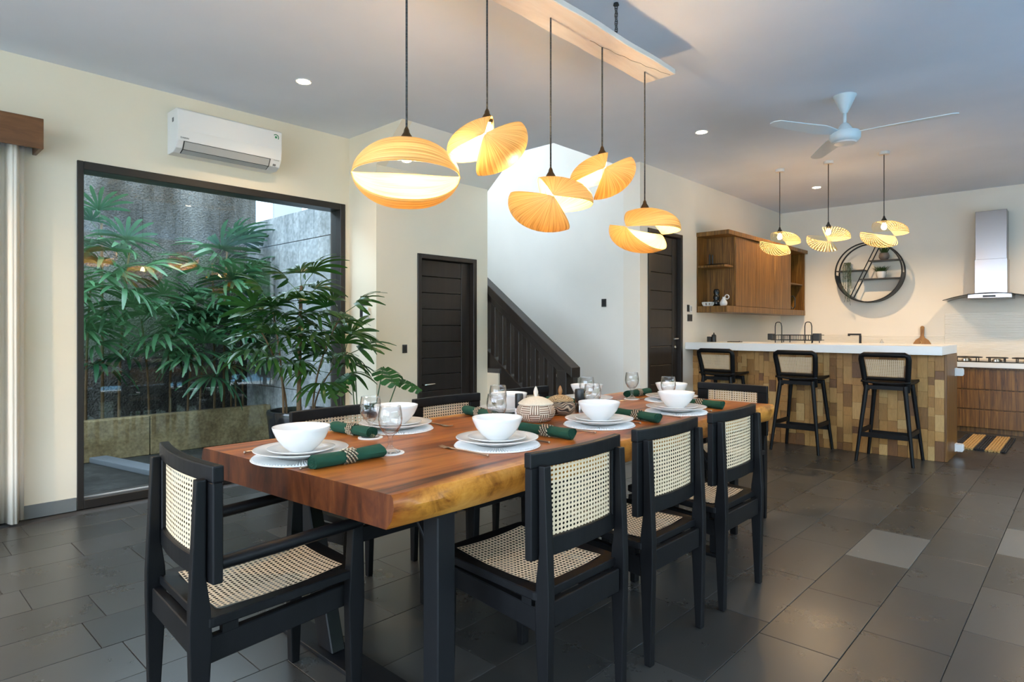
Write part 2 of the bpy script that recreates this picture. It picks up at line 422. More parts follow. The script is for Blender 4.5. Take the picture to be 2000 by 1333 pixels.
for k in range(-12, 16):
    x1 = -0.379 - k * TW; x0 = x1 - TW
    if x1 > XR + 0.01 or x0 < XW - 0.05: continue
    off = known.get(k, None)
    trnd = random.Random(100 + k)
    if off is None: off = trnd.random() * TL
    else: off = {-1: 4.19, 0: 3.34, 1: 3.62, 2: 3.15, 3: 4.20, 4: 3.9}[k] % TL
    xm = (x0 + x1) / 2
    top = YK if xm > XK else (YS if xm > XD - 0.02 else YJ)
    y = YB - TL + off % TL - (YB % TL)
    y = off + TL * math.floor((YB - off) / TL)
    while y < top:
        ya, yb = max(y, YB), min(y + TL, top)
        if yb - ya > 0.02:
            p = cam_px(xm, (ya + yb) / 2, 0)
            vis = p is not None and -60 < p[0] < 2060 and 600 < p[1] < 1420
            light = (k == 1 and abs(y - 3.62) < 0.1) or (k == -1 and abs(y - 4.19) < 0.1) or (k == 0 and abs(y - 2.76) < 0.1 and False)
            mid = (k == 3 and abs(y - 4.20) < 0.1) or (k == 0 and abs(y - 2.76) < 0.1) or (k == 6 and trnd.random() < 0.2)
            tiles.append((p[2] if vis else 99, xm, ya, yb, light))
        y += TL
tiles.sort()
rest = MB()
for i, (d, xm, ya, yb, light) in enumerate(tiles):
    if i < 295 and d < 90:
        o = obj('tile', tile_me2 if light else tile_me, floor)
        o.location = (xm, (ya + yb) / 2, rnd.uniform(-0.0008, 0.0))
        o.scale = (1, (yb - ya) / TL, 1)
    else:
        rest.box(xm - TW/2 + 0.0013, xm + TW/2 - 0.0013, ya + 0.0013, yb - 0.0013, -0.014, -0.0004)
o = rest.build('far_tiles', M['tile'], floor); o['kind'] = 'stuff'

# ceiling with the stairwell opening
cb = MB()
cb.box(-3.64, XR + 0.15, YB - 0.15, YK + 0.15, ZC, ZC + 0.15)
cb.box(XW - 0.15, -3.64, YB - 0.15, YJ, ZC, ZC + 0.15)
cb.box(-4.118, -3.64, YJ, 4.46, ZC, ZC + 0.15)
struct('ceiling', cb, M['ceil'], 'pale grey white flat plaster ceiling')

# left wall with the big fixed window
struct('wall_left', wall_holes('x', XW - 0.15, XW, YB, YJ, 0, ZC, [(1.04, 3.056, 0.0, 2.315), (-2.2, 0.55, 0.0, 2.25)]), M['cream'], 'cream painted wall around the garden window')
# jog towards the door, running up beside the stair soffit
struct('wall_jog', MB().prism([(XW - 0.15, 0), (XD, 0), (XD, 2.61), (-4.118, ZC), (XW - 0.15, ZC)], 'y', YJ, YJ + 0.1), M['cream'], 'narrow cream wall beside the garden window')
struct('wall_door', wall_holes('x', XD - 0.12, XD, YJ + 0.1, YE, 0, 2.612, [(3.543, 4.282, 0.0, 1.89)]), M['cream'], 'cream wall under the stairs around the low door')
struct('wall_soffit', MB().prism([(XD - 0.5, 2.205), (-4.118, ZC), (-4.118, ZC + 0.16), (XD - 0.5, 2.38)], 'y', YJ + 0.1, 4.46), M['white_wall'], 'sloping white soffit of the upper stair flight')
struct('wall_stair', MB().box(-6.2, XK - 0.2, YS, YS + 0.12, 0, 5.3), M['white_wall'], 'tall white wall of the stairwell')
struct('wall_landing', wall_holes('x', -6.25, -6.12, YJ + 0.265, YS, 0, 5.3, [(4.2, 5.3, 3.2, 4.4)]), M['white_wall'], 'end wall of the stairwell')
struct('wall_stair_back', MB().box(-6.2, -3.0, YJ + 0.02, YJ + 0.1, ZC + 0.15, 5.3).box(-3.15, -3.0, YJ + 0.1, YS, ZC + 0.15, 5.3), M['white_wall'], 'upper walls of the stairwell')
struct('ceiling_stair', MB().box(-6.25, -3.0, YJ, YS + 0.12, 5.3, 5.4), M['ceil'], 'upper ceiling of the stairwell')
struct('wall_kitchen_side', wall_holes('x', XK - 0.2, XK, YS + 0.12, YK, 0, ZC, [(5.717, 6.459, 0.0, 2.26)]).box(XK - 0.2, XK, YS, YS + 0.12, 0, ZC), M['kwall'], 'warm white wall behind the wooden wall cabinet')
struct('wall_kitchen_back', MB().box(XK - 0.2, XR + 0.15, YK, YK + 0.15, 0, ZC), M['kwall'], 'warm white back wall of the kitchen')
struct('wall_right', wall_holes('x', XR, XR + 0.15, YB, YK, 0, ZC, [(-1.5, 1.6, 0.0, 2.7), (1.9, 6.4, 0.0, 2.7)]), M['kwall'], 'wall with wide garden openings beyond the frame')
struct('wall_rear', wall_holes('y', YB - 0.15, YB, XW - 0.15, XR + 0.15, 0, ZC, [(-3.7, -0.7, 0.0, 2.7), (-0.4, 2.6, 0.0, 2.7)]), M['cream'], 'wall behind the camera')
struct('baseboard_left', MB().box(XW, XW + 0.012, 0.55, 1.035, 0, 0.084), M['base_stone'], 'grey stone skirting beside the window')
struct('baseboard_jog', MB().box(XW, XD, YJ - 0.012, YJ, 0, 0.084), M['base_stone'], 'grey stone skirting below the jog')
struct('baseboard_door', MB().box(XD, XD + 0.012, YJ, 3.543, 0, 0.084), M['base_stone'], 'grey stone skirting beside the low door')

# ---- window_1: large fixed pane
w1 = tag(bpy.data.objects.new('window_1', None), 'large fixed garden window in a black frame', kind='structure'); C.objects.link(w1)
w1.location = (XW, 2.048, 0)
fr = 0.038
mbf = MB()
for y0, y1, z0, z1 in [(-1.008, -1.008 + fr, 0, 2.315), (1.008 - fr - 0.012, 1.008, 0, 2.315)]:
    mbf.box(-0.16, 0.012, y0, y1, z0, z1)
mbf.build('jamb', M['window_frame'], w1, bevel=0.003, seg=1)
MB().box(-0.16, 0.012, -1.008 + fr, 0.958, 2.315 - 0.055, 2.315).build('head', M['window_frame'], w1, bevel=0.003, seg=1)
MB().box(-0.16, 0.012, -1.008 + fr, 0.958, 0, 0.06).build('sill', M['window_frame'], w1, bevel=0.003, seg=1)
MB().box(-0.066, -0.060, -1.008 + fr, 0.958, 0.06, 2.26).build('pane', M['pane'], w1)
MB().box(-0.059, -0.05, -1.008 + fr, 0.958, 0.06, 0.068).build('silicone_bead', M['plastic_grey'], w1)

# ---- doors: boarded leaves with horizontal grooves
def door(name, label, x, y0, y1, h, recess, boards, stile_side, fw=0.045):
    d = tag(bpy.data.objects.new(name, None), label, kind='structure'); C.objects.link(d)
    d.location = (x, (y0 + y1) / 2, 0); hw = (y1 - y0) / 2
    mb = MB().box(-0.14, 0.012, -hw, -hw + fw, 0, h - 0.003).box(-0.14, 0.012, hw - fw, hw, 0, h - 0.003).box(-0.14, 0.012, -hw + fw, hw - fw, h - fw, h - 0.003)
    mb.build('frame', M['brown_black'], d, bevel=0.003, seg=1)
    iw = hw - fw - 0.003; st = 0.11
    MB().box(-recess - 0.04, -recess, -iw, -iw + 0.03, 0.004, h - fw - 0.004).build('stile', M['brown_black'], d, bevel=0.002, seg=1)
    MB().box(-recess - 0.04, -recess, iw - st, iw, 0.004, h - fw - 0.004).build('stile', M['brown_black'], d, bevel=0.002, seg=1)
    MB().box(-recess - 0.055, -recess - 0.037, -hw + 0.01, hw - 0.01, 0.004, h - fw + 0.02).build('backing', M['brown_black'], d)
    bh = (h - fw - 0.008) / boards
    bm = MB().box(-recess - 0.035, -recess - 0.003, -iw + 0.032, iw - st - 0.002, 0.0025, bh - 0.0025).mesh('board', M['brown_black'], bevel=0.003, seg=1)
    for i in range(boards):
        obj('board', bm, d, (0, 0, 0.004 + i * bh))
    return d, iw, recess
d1, iw, rc = door('door_1', 'low dark brown boarded door under the stairs', XD, 3.543, 4.282, 1.89, 0.045, 12, 1)
hy = -iw + 0.045
MB().tube([(-rc, hy, 0.68), (-rc + 0.045, hy, 0.68), (-rc + 0.05, hy + 0.02, 0.682), (-rc + 0.05, hy + 0.11, 0.684)], 0.008, 8).build('handle', M['chrome'], d1, smooth=True)
d2, iw, rc = door('door_2', 'tall dark brown boarded door beside the kitchen', XK, 5.717, 6.459, 2.26, 0.035, 11, 1)
hy = iw - 0.055
MB().tube([(-rc, hy, 1.09), (-rc + 0.045, hy, 1.09), (-rc + 0.052, hy - 0.02, 1.09), (-rc + 0.052, hy - 0.11, 1.088)], 0.009, 8).lathe([(0.024, 0), (0.024, 0.008)], 16).build('handle', M['chrome'], d2, smooth=True)
mbk = MB().lathe([(0.022, 0), (0.022, 0.01), (0.012, 0.016)], 16); mbk.xf(Matrix.Translation((-rc, hy, 0.99)) @ Matrix.Rotation(PI/2, 4, 'Y'))
mbk.build('lock_plate', M['chrome'], d2, smooth=True)

# ---- staircase
st = thing('staircase', 'dark stone staircase with black wooden balustrade rising behind the low door', 'staircase', (0, 0, 0))
tread, rise = 0.232, 0.172
for i in range(10):
    x1 = -3.50 - i * tread
    MB().box(x1 - tread - 0.02, x1 + 0.02, 4.56, YS - 0.002, (i + 1) * rise - 0.035, (i + 1) * rise).build('tread', M['step_stone'], st, bevel=0.004, seg=1)
    MB().box(x1 - tread, x1, 4.56, YS - 0.002, 0 if i < 9 else 0.2, (i + 1) * rise - 0.036).build('riser', M['step_stone'], st)
def zr(x): return 0.863 + (-3.441 - x) * 0.743
RY0, RY1 = 4.47, 4.55
MB().prism([(-3.42, zr(-3.42) - 0.09), (-3.42, zr(-3.42)), (-4.95, zr(-4.95)), (-4.95, zr(-4.95) - 0.09)], 'y', RY0 - 0.025, RY1 + 0.025).build('handrail', M['brown_black'], st, bevel=0.006)
MB().prism([(-3.50, zr(-3.50) - 0.10), (-4.95, zr(-4.95) - 0.10), (-4.95, zr(-4.95) - 0.17), (-3.50, zr(-3.50) - 0.17)], 'y', RY0, RY1).build('upper_rail', M['brown_black'], st, bevel=0.004, seg=1)
MB().prism([(-3.56, zr(-3.56) - 0.68), (-4.95, zr(-4.95) - 0.68), (-4.95, zr(-4.95) - 0.92), (-3.56, max(0.0, zr(-3.56) - 0.92))], 'y', RY0 - 0.01, RY1 + 0.01).build('stringer', M['brown_black'], st, bevel=0.004, seg=1)
MB().box(-3.60, -3.49, RY0 - 0.015, RY1 + 0.015, 0, zr(-3.5) - 0.09).build('newel_post', M['brown_black'], st, bevel=0.006)
for i in range(11):
    xb = -3.70 - i * 0.108
    MB().prism([(xb - 0.032, zr(xb - 0.032) - 0.70), (xb + 0.032, zr(xb + 0.032) - 0.70), (xb + 0.032, zr(xb + 0.032) - 0.15), (xb - 0.032, zr(xb - 0.032) - 0.15)], 'y', RY0 + 0.015, RY1 - 0.015).build('baluster', M['brown_black'], st, bevel=0.004, seg=1)
struct('wall_plinth', MB().box(XD - 0.1, -4.335, YE, YE + 0.022, 0, 0.755), M['cream'], 'low cream plinth wall beneath the stair')
struct('trim_plinth', MB().box(XD - 0.1, -4.315, YE, YE + 0.028, 0.755, 0.80), M['step_stone'], 'dark cap on the low stair plinth')

# ---- garden court behind the window
struct('ground_garden', MB().box(-9.5, XW - 0.15, -4, 3.25, -0.14, -0.03), M['path'], 'dark wet path in the garden court')
mbp = MB().prism([(-5.35, -0.03), (-6.72, -0.03), (-6.72, 0.0), (-5.35, 0.0)], 'y', 0, 0.1)
k = tag(MB().box(-0.8, 0.8, -0.07, 0.07, 0, 0.05).build('kerb', M['kerb'], bevel=0.01), 'pale concrete kerb crossing the garden path', kind='structure'); k.location = (-5.95, 1.75, -0.03); k.rotation_euler = (0, 0, math.radians(12))
pw = tag(bpy.data.objects.new('planter_wall', None), 'low sand coloured planter wall outside the window', kind='structure'); C.objects.link(pw)
for i, y in enumerate((-2.4, -0.6, 0.75, 2.02)):
    y2 = (-0.6, 0.75, 2.02, 3.24)[i]
    MB().box(-6.83, -6.71, y + 0.004, y2 - 0.004, -0.03, 0.35).build('panel', M['planter'], pw, bevel=0.006, seg=1)
struct('planter_soil', MB().box(-7.35, -6.83, -2.4, 3.24, -0.03, 0.29), M['soil'], 'dark soil of the garden bed')
struct('wall_garden', MB().box(-7.5, -7.35, -4.0, 3.36, -0.1, 3.3), M['rough_wall'], 'rough weathered grey rendered garden wall')
bw = tag(MB().box(-7.35, XW - 0.17, 3.29, 3.36, -0.1, 2.44).build('wall_blocks', M['kerb']), 'grey concrete block wall closing the garden court', kind='structure')
for r in range(8):
    z0 = -0.08 + r * 0.315; x = -7.35 + (0.3 if r % 2 else 0.0); xs = [-7.35] + ([-7.35 + 0.31] if r % 2 else []) 
    x = -7.35
    widths = ([0.31] if r % 2 else []) + [0.62] * 6
    for wd in widths:
        xe = min(x + wd, XW - 0.17)
        if xe - x > 0.05:
            MB().box(x + 0.003, xe - 0.003, 3.25, 3.291, z0 + 0.003, z0 + 0.312).build('block', M['block'], bw, bevel=0.004, seg=1)
        x += wd
nb = thing('neighbour_house', 'white neighbouring house with dark eaves above the block wall', 'house', (-9.2, 5.0, 0))
MB().box(-2.5, 2.0, 0.0, 0.2, 0, 5.2).build('wall', M['grey_house'], nb)
MB().box(-1.0, 0.9, -0.05, 0.02, 2.5, 3.9).build('window', M['window_frame'], nb)
MB().box(-0.92, 0.82, -0.055, -0.04, 2.58, 3.82).build('pane', M['black_glaze'], nb)
tag(MB().box(4.3, 8.5, -7, 9, -0.3, -0.06).build('bounce_pool', M['pool']), 'unseen blue pool added outside to bounce bluish light indoors', kind='structure')  # unseen pool, added so its blue bounces up to the ceiling
struct('ground_bounce_terrace', MB().box(XR + 0.15, 4.3, -9, 12, -0.1, -0.02).box(4.3, 8.5, 9, 12, -0.1, -0.02).box(4.3, 8.5, -9, -7, -0.1, -0.02).box(XW, XR + 0.15, -9, YB - 0.15, -0.1, -0.02), M['terrace'], 'unseen pale terrace added outside the wide openings to bounce skylight')  # unseen pale paving, added to throw skylight up onto the ceiling
struct('ground_lawn', MB().box(8.5, 30, -25, 30, -0.2, -0.08).box(XW, 8.5, -25, -9, -0.2, -0.08), M['lawn'], 'green lawn outside the wide openings')

def hedge_bumps(u, v): return None
hg = MB()  # unseen hedge, heights set by how much low sky reaches pane and room
hr = random.Random(3)
for i in range(26):
    y = -10 + i * 0.95; hg.lathe([(0.0, -0.1), (0.62, -0.1), (0.78, 0.9), (0.72, 1.9), (0.45, 3.45 + hr.uniform(-0.1, 0.15)), (0.0, 3.6)], 9, (9.6 + hr.uniform(-0.12, 0.12), y, 0))
for i in range(18):
    x = -5 + i * 0.9; hg.lathe([(0.0, -0.1), (0.62, -0.1), (0.70, 0.6), (0.62, 0.9), (0.40, 1.15 + hr.uniform(-0.1, 0.1)), (0.0, 1.25)], 9, (x, -9.6 + hr.uniform(-0.12, 0.12), 0))
struct('hedge_sky_screen', hg, M['hedge'], 'unseen green hedge added beyond the pool to screen off low sky', smooth='all')

# ---- pelmet and curtain on the left
pl = thing('curtain_pelmet', 'brown wooden pelmet box above the curtain on the left', 'pelmet', (XW, -0.7, 2.30))
MB().box(0.195, 0.215, -1.6, 1.525, 0, 0.185).build('front_board', M['pelmet'], pl, bevel=0.002, seg=1)
MB().box(0.001, 0.195, 1.503, 1.525, 0, 0.185).build('end_board', M['pelmet'], pl, bevel=0.002, seg=1)
MB().box(0.001, 0.195, -1.6, 1.503, 0.165, 0.185).build('top_board', M['pelmet'], pl)
def curt(u, v):
    y = -1.7 + 2.455 * u
    z = 0.012 + 2.44 * v
    a = 0.040 + 0.008 * math.sin(3 * u * 9)
    ph = u * 2 * PI * 29 + 0.8 * math.sin(u * 23)
    x = XW + 0.085 + a * (math.sin(ph) + 0.22 * math.sin(3 * ph)) * (0.85 + 0.15 * (1 - v)) + 0.004 * math.sin(v * 5 + u * 40)
    return (x, y, z)
cu = MB().grid(curt, 520, 8).build('curtain', M['curtain'], smooth='all')
cu.modifiers.new('s', 'SOLIDIFY').thickness = 0.003
tag(cu, 'beige linen curtain hanging beneath the wooden pelmet', 'curtain')
# ================================================================== dining table: thick live-edge slab on a steel frame
def table_mat():
    m, nt, b = _mat('suar_wood')
    tc = nt.nodes.new('ShaderNodeTexCoord'); mp = nt.nodes.new('ShaderNodeMapping'); mp.inputs['Scale'].default_value = (9, 0.9, 9)
    nt.links.new(tc.outputs['Object'], mp.inputs['Vector'])
    n = nt.nodes.new('ShaderNodeTexNoise'); n.inputs['Scale'].default_value = 1.0; n.inputs['Detail'].default_value = 8; n.inputs['Roughness'].default_value = 0.62; n.inputs['Distortion'].default_value = 1.1
    nt.links.new(mp.outputs[0], n.inputs['Vector'])
    heart = ramp(nt, n.outputs['Fac'], [(0.36, (0.05, 0.011, 0.002)), (0.44, (0.22, 0.054, 0.008)), (0.56, (0.38, 0.115, 0.016)), (0.70, (0.54, 0.21, 0.034))])
    nm = nt.nodes.new('ShaderNodeTexNoise'); nm.inputs['Scale'].default_value = 9.0; nm.inputs['Detail'].default_value = 7; nm.inputs['Roughness'].default_value = 0.7; nm.inputs['Distortion'].default_value = 0.8
    nt.links.new(tc.outputs['Object'], nm.inputs['Vector'])
    av = nt.nodes.new('ShaderNodeMath'); av.operation = 'MULTIPLY_ADD'; av.inputs[1].default_value = 0.6; av.inputs[2].default_value = 0.0
    nt.links.new(nm.outputs['Fac'], av.inputs[0])
    av2 = nt.nodes.new('ShaderNodeMath'); av2.operation = 'MULTIPLY_ADD'; av2.inputs[1].default_value = 0.4
    nt.links.new(n.outputs['Fac'], av2.inputs[0]); nt.links.new(av.outputs[0], av2.inputs[2])
    sap = ramp(nt, av2.outputs[0], [(0.36, (0.20, 0.062, 0.008)), (0.47, (0.54, 0.215, 0.030)), (0.62, (0.74, 0.36, 0.075))])
    sx = nt.nodes.new('ShaderNodeSeparateXYZ'); nt.links.new(tc.outputs['Object'], sx.inputs[0])
    ab = nt.nodes.new('ShaderNodeMath'); ab.operation = 'ABSOLUTE'; nt.links.new(sx.outputs[0], ab.inputs[0])
    n2 = nt.nodes.new('ShaderNodeTexNoise'); n2.inputs['Scale'].default_value = 3.2; n2.inputs['Detail'].default_value = 5
    nt.links.new(tc.outputs['Object'], n2.inputs['Vector'])
    mu = nt.nodes.new('ShaderNodeMath'); mu.operation = 'MULTIPLY_ADD'; mu.inputs[1].default_value = 0.16; nt.links.new(n2.outputs['Fac'], mu.inputs[0]); nt.links.new(ab.outputs[0], mu.inputs[2])
    # the sapwood starts about 6 cm from the edge and fades out towards the near end
    ym = nt.nodes.new('ShaderNodeMapRange'); ym.inputs[1].default_value = -1.42; ym.inputs[2].default_value = -1.05; ym.inputs[3].default_value = -0.10; ym.inputs[4].default_value = 0.0
    nt.links.new(sx.outputs[1], ym.inputs[0])
    ad = nt.nodes.new('ShaderNodeMath'); ad.operation = 'ADD'; nt.links.new(mu.outputs[0], ad.inputs[0]); nt.links.new(ym.outputs[0], ad.inputs[1])
    mr = nt.nodes.new('ShaderNodeMapRange'); mr.inputs[1].default_value = 0.545; mr.inputs[2].default_value = 0.592
    nt.links.new(ad.outputs[0], mr.inputs[0])
    mx = nt.nodes.new('ShaderNodeMix'); mx.data_type = 'RGBA'
    nt.links.new(mr.outputs[0], mx.inputs['Factor']); nt.links.new(heart.outputs['Color'], mx.inputs[6]); nt.links.new(sap.outputs['Color'], mx.inputs[7])
    nt.links.new(mx.outputs[2], b.inputs['Base Color'])
    b.inputs['Roughness'].default_value = 0.33; b.inputs['Specular IOR Level'].default_value = 0.3
    bp = nt.nodes.new('ShaderNodeBump'); bp.inputs['Strength'].default_value = 0.05; bp.inputs['Distance'].default_value = 0.004
    nt.links.new(n.outputs['Fac'], bp.inputs['Height']); nt.links.new(bp.outputs['Normal'], b.inputs['Normal'])
    return m
TCX, TCY, ZT = -1.915, 2.33, 0.75
tb = thing('dining_table', 'long thick live-edge wooden dining table on black steel legs', 'table', (TCX, TCY, 0))
YN = 60
mb = MB(); rows = []
for j in range(YN + 1):
    t = j / YN; y = -1.41 + 2.84 * t
    skew = -0.045 * (1 - t) + 0.03 * t
    xr = 0.535 + 0.010 * math.sin(5.1 * t + 0.4) + 0.006 * math.sin(17 * t) + 0.03 * max(0, t - 0.8) * 2
    xl = -0.535 - 0.008 * math.sin(4.3 * t + 2) - 0.006 * math.sin(13 * t + 1)
    w = 0.006 * math.sin(23 * t) + 0.004 * math.sin(47 * t)
    prof = [(xl + 0.05 + w, ZT - 0.098), (xl + 0.012, ZT - 0.075), (xl - 0.004 + w, ZT - 0.04), (xl + 0.004, ZT - 0.008), (xl + 0.012, ZT),
            (xl * 0.5, ZT), (0, ZT), (xr * 0.5, ZT), (xr - 0.010, ZT), (xr - 0.003, ZT - 0.007), (xr + 0.003 + w, ZT - 0.035), (xr - 0.008 + w, ZT - 0.072), (xr - 0.03, ZT - 0.098)]
    for x, z in prof:
        yy = y
        if t < 0.001 or True:
            yy = y + (0.085 * (x + 0.535) / 1.07) * (1 - t) * (1 if t < 0.5 else 1)   # near end cut slightly askew
        rows.append((x, yy, z))
K = 13
fs = []
for j in range(YN):
    for i in range(K):
        i2 = (i + 1) % K
        fs.append((j * K + i, j * K + i2, (j + 1) * K + i2, (j + 1) * K + i))
fs.append(tuple(range(K))); fs.append(tuple(range(YN * K, YN * K + K))[::-1])
mb.add(rows, fs)
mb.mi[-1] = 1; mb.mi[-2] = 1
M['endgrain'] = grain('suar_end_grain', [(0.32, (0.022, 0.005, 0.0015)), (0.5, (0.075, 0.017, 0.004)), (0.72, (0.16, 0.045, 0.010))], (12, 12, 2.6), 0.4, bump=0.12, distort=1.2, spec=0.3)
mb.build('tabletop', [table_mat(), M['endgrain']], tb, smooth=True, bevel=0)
def end_frame(y, s):
    MB().box(-0.50, 0.50, y - 0.055, y + 0.055, 0, 0.016).build('foot_plate', M['steel_black'], tb, bevel=0.002, seg=1)
    MB().box(0.428, 0.498, y - 0.035, y + 0.035, 0.016, ZT - 0.098).build('post', M['steel_black'], tb, bevel=0.004, seg=1)
    MB().frustum((-0.15, y, 0.016), (0.10, 0.055), (-0.36, y, ZT - 0.098), (0.10, 0.055)).build('raking_post', M['steel_black'], tb, bevel=0.004, seg=1)
    MB().frustum((0.44, y + s * 0.03, 0.47), (0.014, 0.05), (0.30, y + s * 0.03, ZT - 0.10), (0.014, 0.05)).build('brace', M['steel_black'], tb, bevel=0.002, seg=1)
    MB().box(-0.44, 0.50, y - 0.04, y + 0.04, ZT - 0.112, ZT - 0.098).build('top_plate', M['steel_black'], tb)
end_frame(-1.10, 1); end_frame(0.83, -1)
MB().box(-0.05, 0.01, -1.06, 0.79, 0.56, 0.62).build('centre_beam', M['steel_black'], tb, bevel=0.003, seg=1)
for yy in (-1.06, 0.79):
    MB().box(-0.05, 0.01, yy - 0.03, yy + 0.03, 0.56, ZT - 0.098).build('beam_hanger', M['steel_black'], tb)

# ================================================================== cane sheet with real holes
def cane_mesh(name, nu, nv, fn, mat, hole=0.29):
    mb = MB()
    idx = {}
    def corner(i, j):
        if (i, j) not in idx:
            idx[(i, j)] = len(mb.v); mb.v.append(fn(i / nu, j / nv))
        return idx[(i, j)]
    kk = hole * 0.41
    oct_ = [(-kk, -hole), (kk, -hole), (hole, -kk), (hole, kk), (kk, hole), (-kk, hole), (-hole, kk), (-hole, -kk)]
    for j in range(nv):
        for i in range(nu):
            c = [corner(i, j), corner(i + 1, j), corner(i + 1, j + 1), corner(i, j + 1)]
            b = len(mb.v)
            for ox, oy in oct_: mb.v.append(fn((i + 0.5 + ox) / nu, (j + 0.5 + oy) / nv))
            for f in ((c[0], c[1], b + 1, b), (c[1], b + 2, b + 1), (c[1], c[2], b + 3, b + 2), (c[2], b + 4, b + 3),
                      (c[2], c[3], b + 5, b + 4), (c[3], b + 6, b + 5), (c[3], c[0], b + 7, b + 6), (c[0], b, b + 7)):
                mb.f.append(f); mb.mi.append(0)
    return mb.mesh(name, mat)

# ================================================================== dining chairs (local +y = forward, origin between the back legs)
def bow(x): return 0.012 + 0.42 * x * x
def bent_bar(x0, x1, z0, z1, th, n=14, ex=0.0):
    mb = MB(); vs = []; fs = []
    for i in range(n + 1):
        x = x0 + (x1 - x0) * i / n; y = bow(x)
        vs += [(x, y, z0), (x, y + th, z0), (x, y + th, z1), (x, y, z1)]
    for i in range(n):
        a = i * 4; b = a + 4
        for q in range(4): fs.append((a + q, a + (q + 1) % 4, b + (q + 1) % 4, b + q))
    fs += [(0, 1, 2, 3), (n * 4 + 3, n * 4 + 2, n * 4 + 1, n * 4)]
    return mb.add(vs, fs)
def seat_z(u, v):   # u across, v back->front
    x = (u - 0.5); return 0.428 + 0.020 * v + 0.02 * (2 * x) ** 2 * 0.4 - 0.010 * math.sin(PI * v)
back_cane_me = cane_mesh('cane_panel', 20, 16, lambda u, v: (-0.165 + 0.33 * u, bow(-0.165 + 0.33 * u) + 0.012, 0.576 + 0.223 * v), M['cane'], 0.27)
seat_cane_me = cane_mesh('cane_panel', 21, 24, lambda u, v: (-0.163 + 0.326 * u, 0.068 + 0.362 * v, seat_z(u, v) + 0.0015), M['cane'])
def seat_ring():
    mb = MB(); n = 12
    def loop(hw, y0, y1, r, z):
        pts = []
        for cx, cy, a0 in ((hw - r, y0 + r, -PI / 2), (hw - r, y1 - r, 0), (-hw + r, y1 - r, PI / 2), (-hw + r, y0 + r, PI)):
            for q in range(5):
                a = a0 + PI / 2 * q / 4
                pts.append((cx + r * math.cos(a), cy + r * math.sin(a)))
        out = []
        for x, y in pts:
            v = min(1, max(0, (y - 0.02) / 0.46)); u = min(1, max(0, (x + 0.215) / 0.43))
            out.append((x, y, seat_z(u, v) + z))
        return out
    o = loop(0.213, 0.022, 0.478, 0.022, 0); ob = loop(0.213, 0.022, 0.478, 0.022, -0.027)
    i = loop(0.160, 0.071, 0.427, 0.016, 0); ib = loop(0.160, 0.071, 0.427, 0.016, -0.027)
    n = len(o); mb.add(o + i + ib + ob, [])
    for k in range(4):
        for a in range(n):
            b = (a + 1) % n
            mb.f.append((k * n + a, k * n + b, ((k + 1) % 4) * n + b, ((k + 1) % 4) * n + a)); mb.mi.append(0)
    return mb
def make_chair(name, label, arms=False):
    t = thing(name, label, 'chair')
    for s in (-1, 1):
        poly = [(-0.004, 0), (0.022, 0), (0.042, 0.38), (0.038, 0.46), (0.026, 0.55), (0.028, 0.803), (0.003, 0.803), (-0.012, 0.45), (-0.012, 0.38)]
        MB().prism(poly, 'x', s * 0.1945 - 0.0145, s * 0.1945 + 0.0145).build('leg', M['black_wood'], t, bevel=0.004)
        ftop = 0.60 if arms else 0.412
        xo = 0.2 if arms else 0.188
        fz = [(0.432, 0), (0.460, 0), (0.474, 0.36), (0.470, ftop), (0.436, ftop), (0.422, 0.36)]
        MB().prism(fz, 'x', s * xo - 0.018, s * xo + 0.018).build('leg', M['black_wood'], t, bevel=0.004)
        MB().prism([(0.035, 0.300), (0.440, 0.335), (0.440, 0.402), (0.035, 0.372)], 'x', s * 0.172 - 0.013, s * 0.172 + 0.013).build('side_rail', M['black_wood'], t, bevel=0.003, seg=1)
        MB().box(s * 0.172 - 0.012, s * 0.172 + 0.012, 0.075, 0.115, 0.365, 0.408).build('spacer', M['black_wood'], t)
        mb = bent_bar(0.165, 0.232, 0.528, 0.796, 0.026, 4)
        if s < 0: mb.xf(Matrix.Scale(-1, 4, (1, 0, 0)))
        mb.build('stile', M['black_wood'], t, bevel=0.003, seg=1)
        if arms:
            xa = s * 0.213
            MB().tube([(xa, 0.055, 0.575), (xa, 0.20, 0.583), (xa, 0.40, 0.595), (xa, 0.462, 0.597)], [0.017, 0.019, 0.018, 0.016], 10).build('armrest', M['black_wood'], t, smooth=True)
    MB().box(-0.172, 0.172, 0.0, 0.026, 0.330, 0.405).build('apron', M['black_wood'], t, bevel=0.003, seg=1)
    MB().box(-0.172, 0.172, 0.436, 0.458, 0.350, 0.412).build('front_rail', M['black_wood'], t, bevel=0.003, seg=1)
    se = seat_ring().build('seat', M['black_wood'], t, bevel=0.003, seg=1)
    obj('cane_panel', seat_cane_me, se)
    bent_bar(-0.232, 0.232, 0.794, 0.840, 0.028).build('top_rail', M['black_wood'], t, bevel=0.005)
    bent_bar(-0.172, 0.172, 0.528, 0.584, 0.024, 10).build('bottom_rail', M['black_wood'], t, bevel=0.003, seg=1)
    obj('cane_panel', back_cane_me, t)
    return t
ch = make_chair('dining_chair', 'black wooden cane dining chair nearest on the right side of the table')
CH = [(-1.145, 1.575, PI / 2, 'black wooden cane dining chair nearest on the right side of the table'),
      (-1.145, 2.147, PI / 2, 'black wooden cane dining chair in the middle of the right side of the table'),
      (-1.145, 2.745, PI / 2, 'black wooden cane dining chair farthest along the right side of the table'),
      (-2.580, 1.54, -PI / 2, 'black wooden cane dining chair nearest on the window side, before the potted palm'),
      (-2.575, 2.20, -PI / 2, 'black wooden cane dining chair in the middle of the window side of the table'),
      (-2.565, 2.79, -PI / 2, 'black wooden cane dining chair farthest on the window side, before the stairs'),
      (-1.72, 3.985, PI, 'black wooden cane dining chair at the far end of the table towards the bar')]
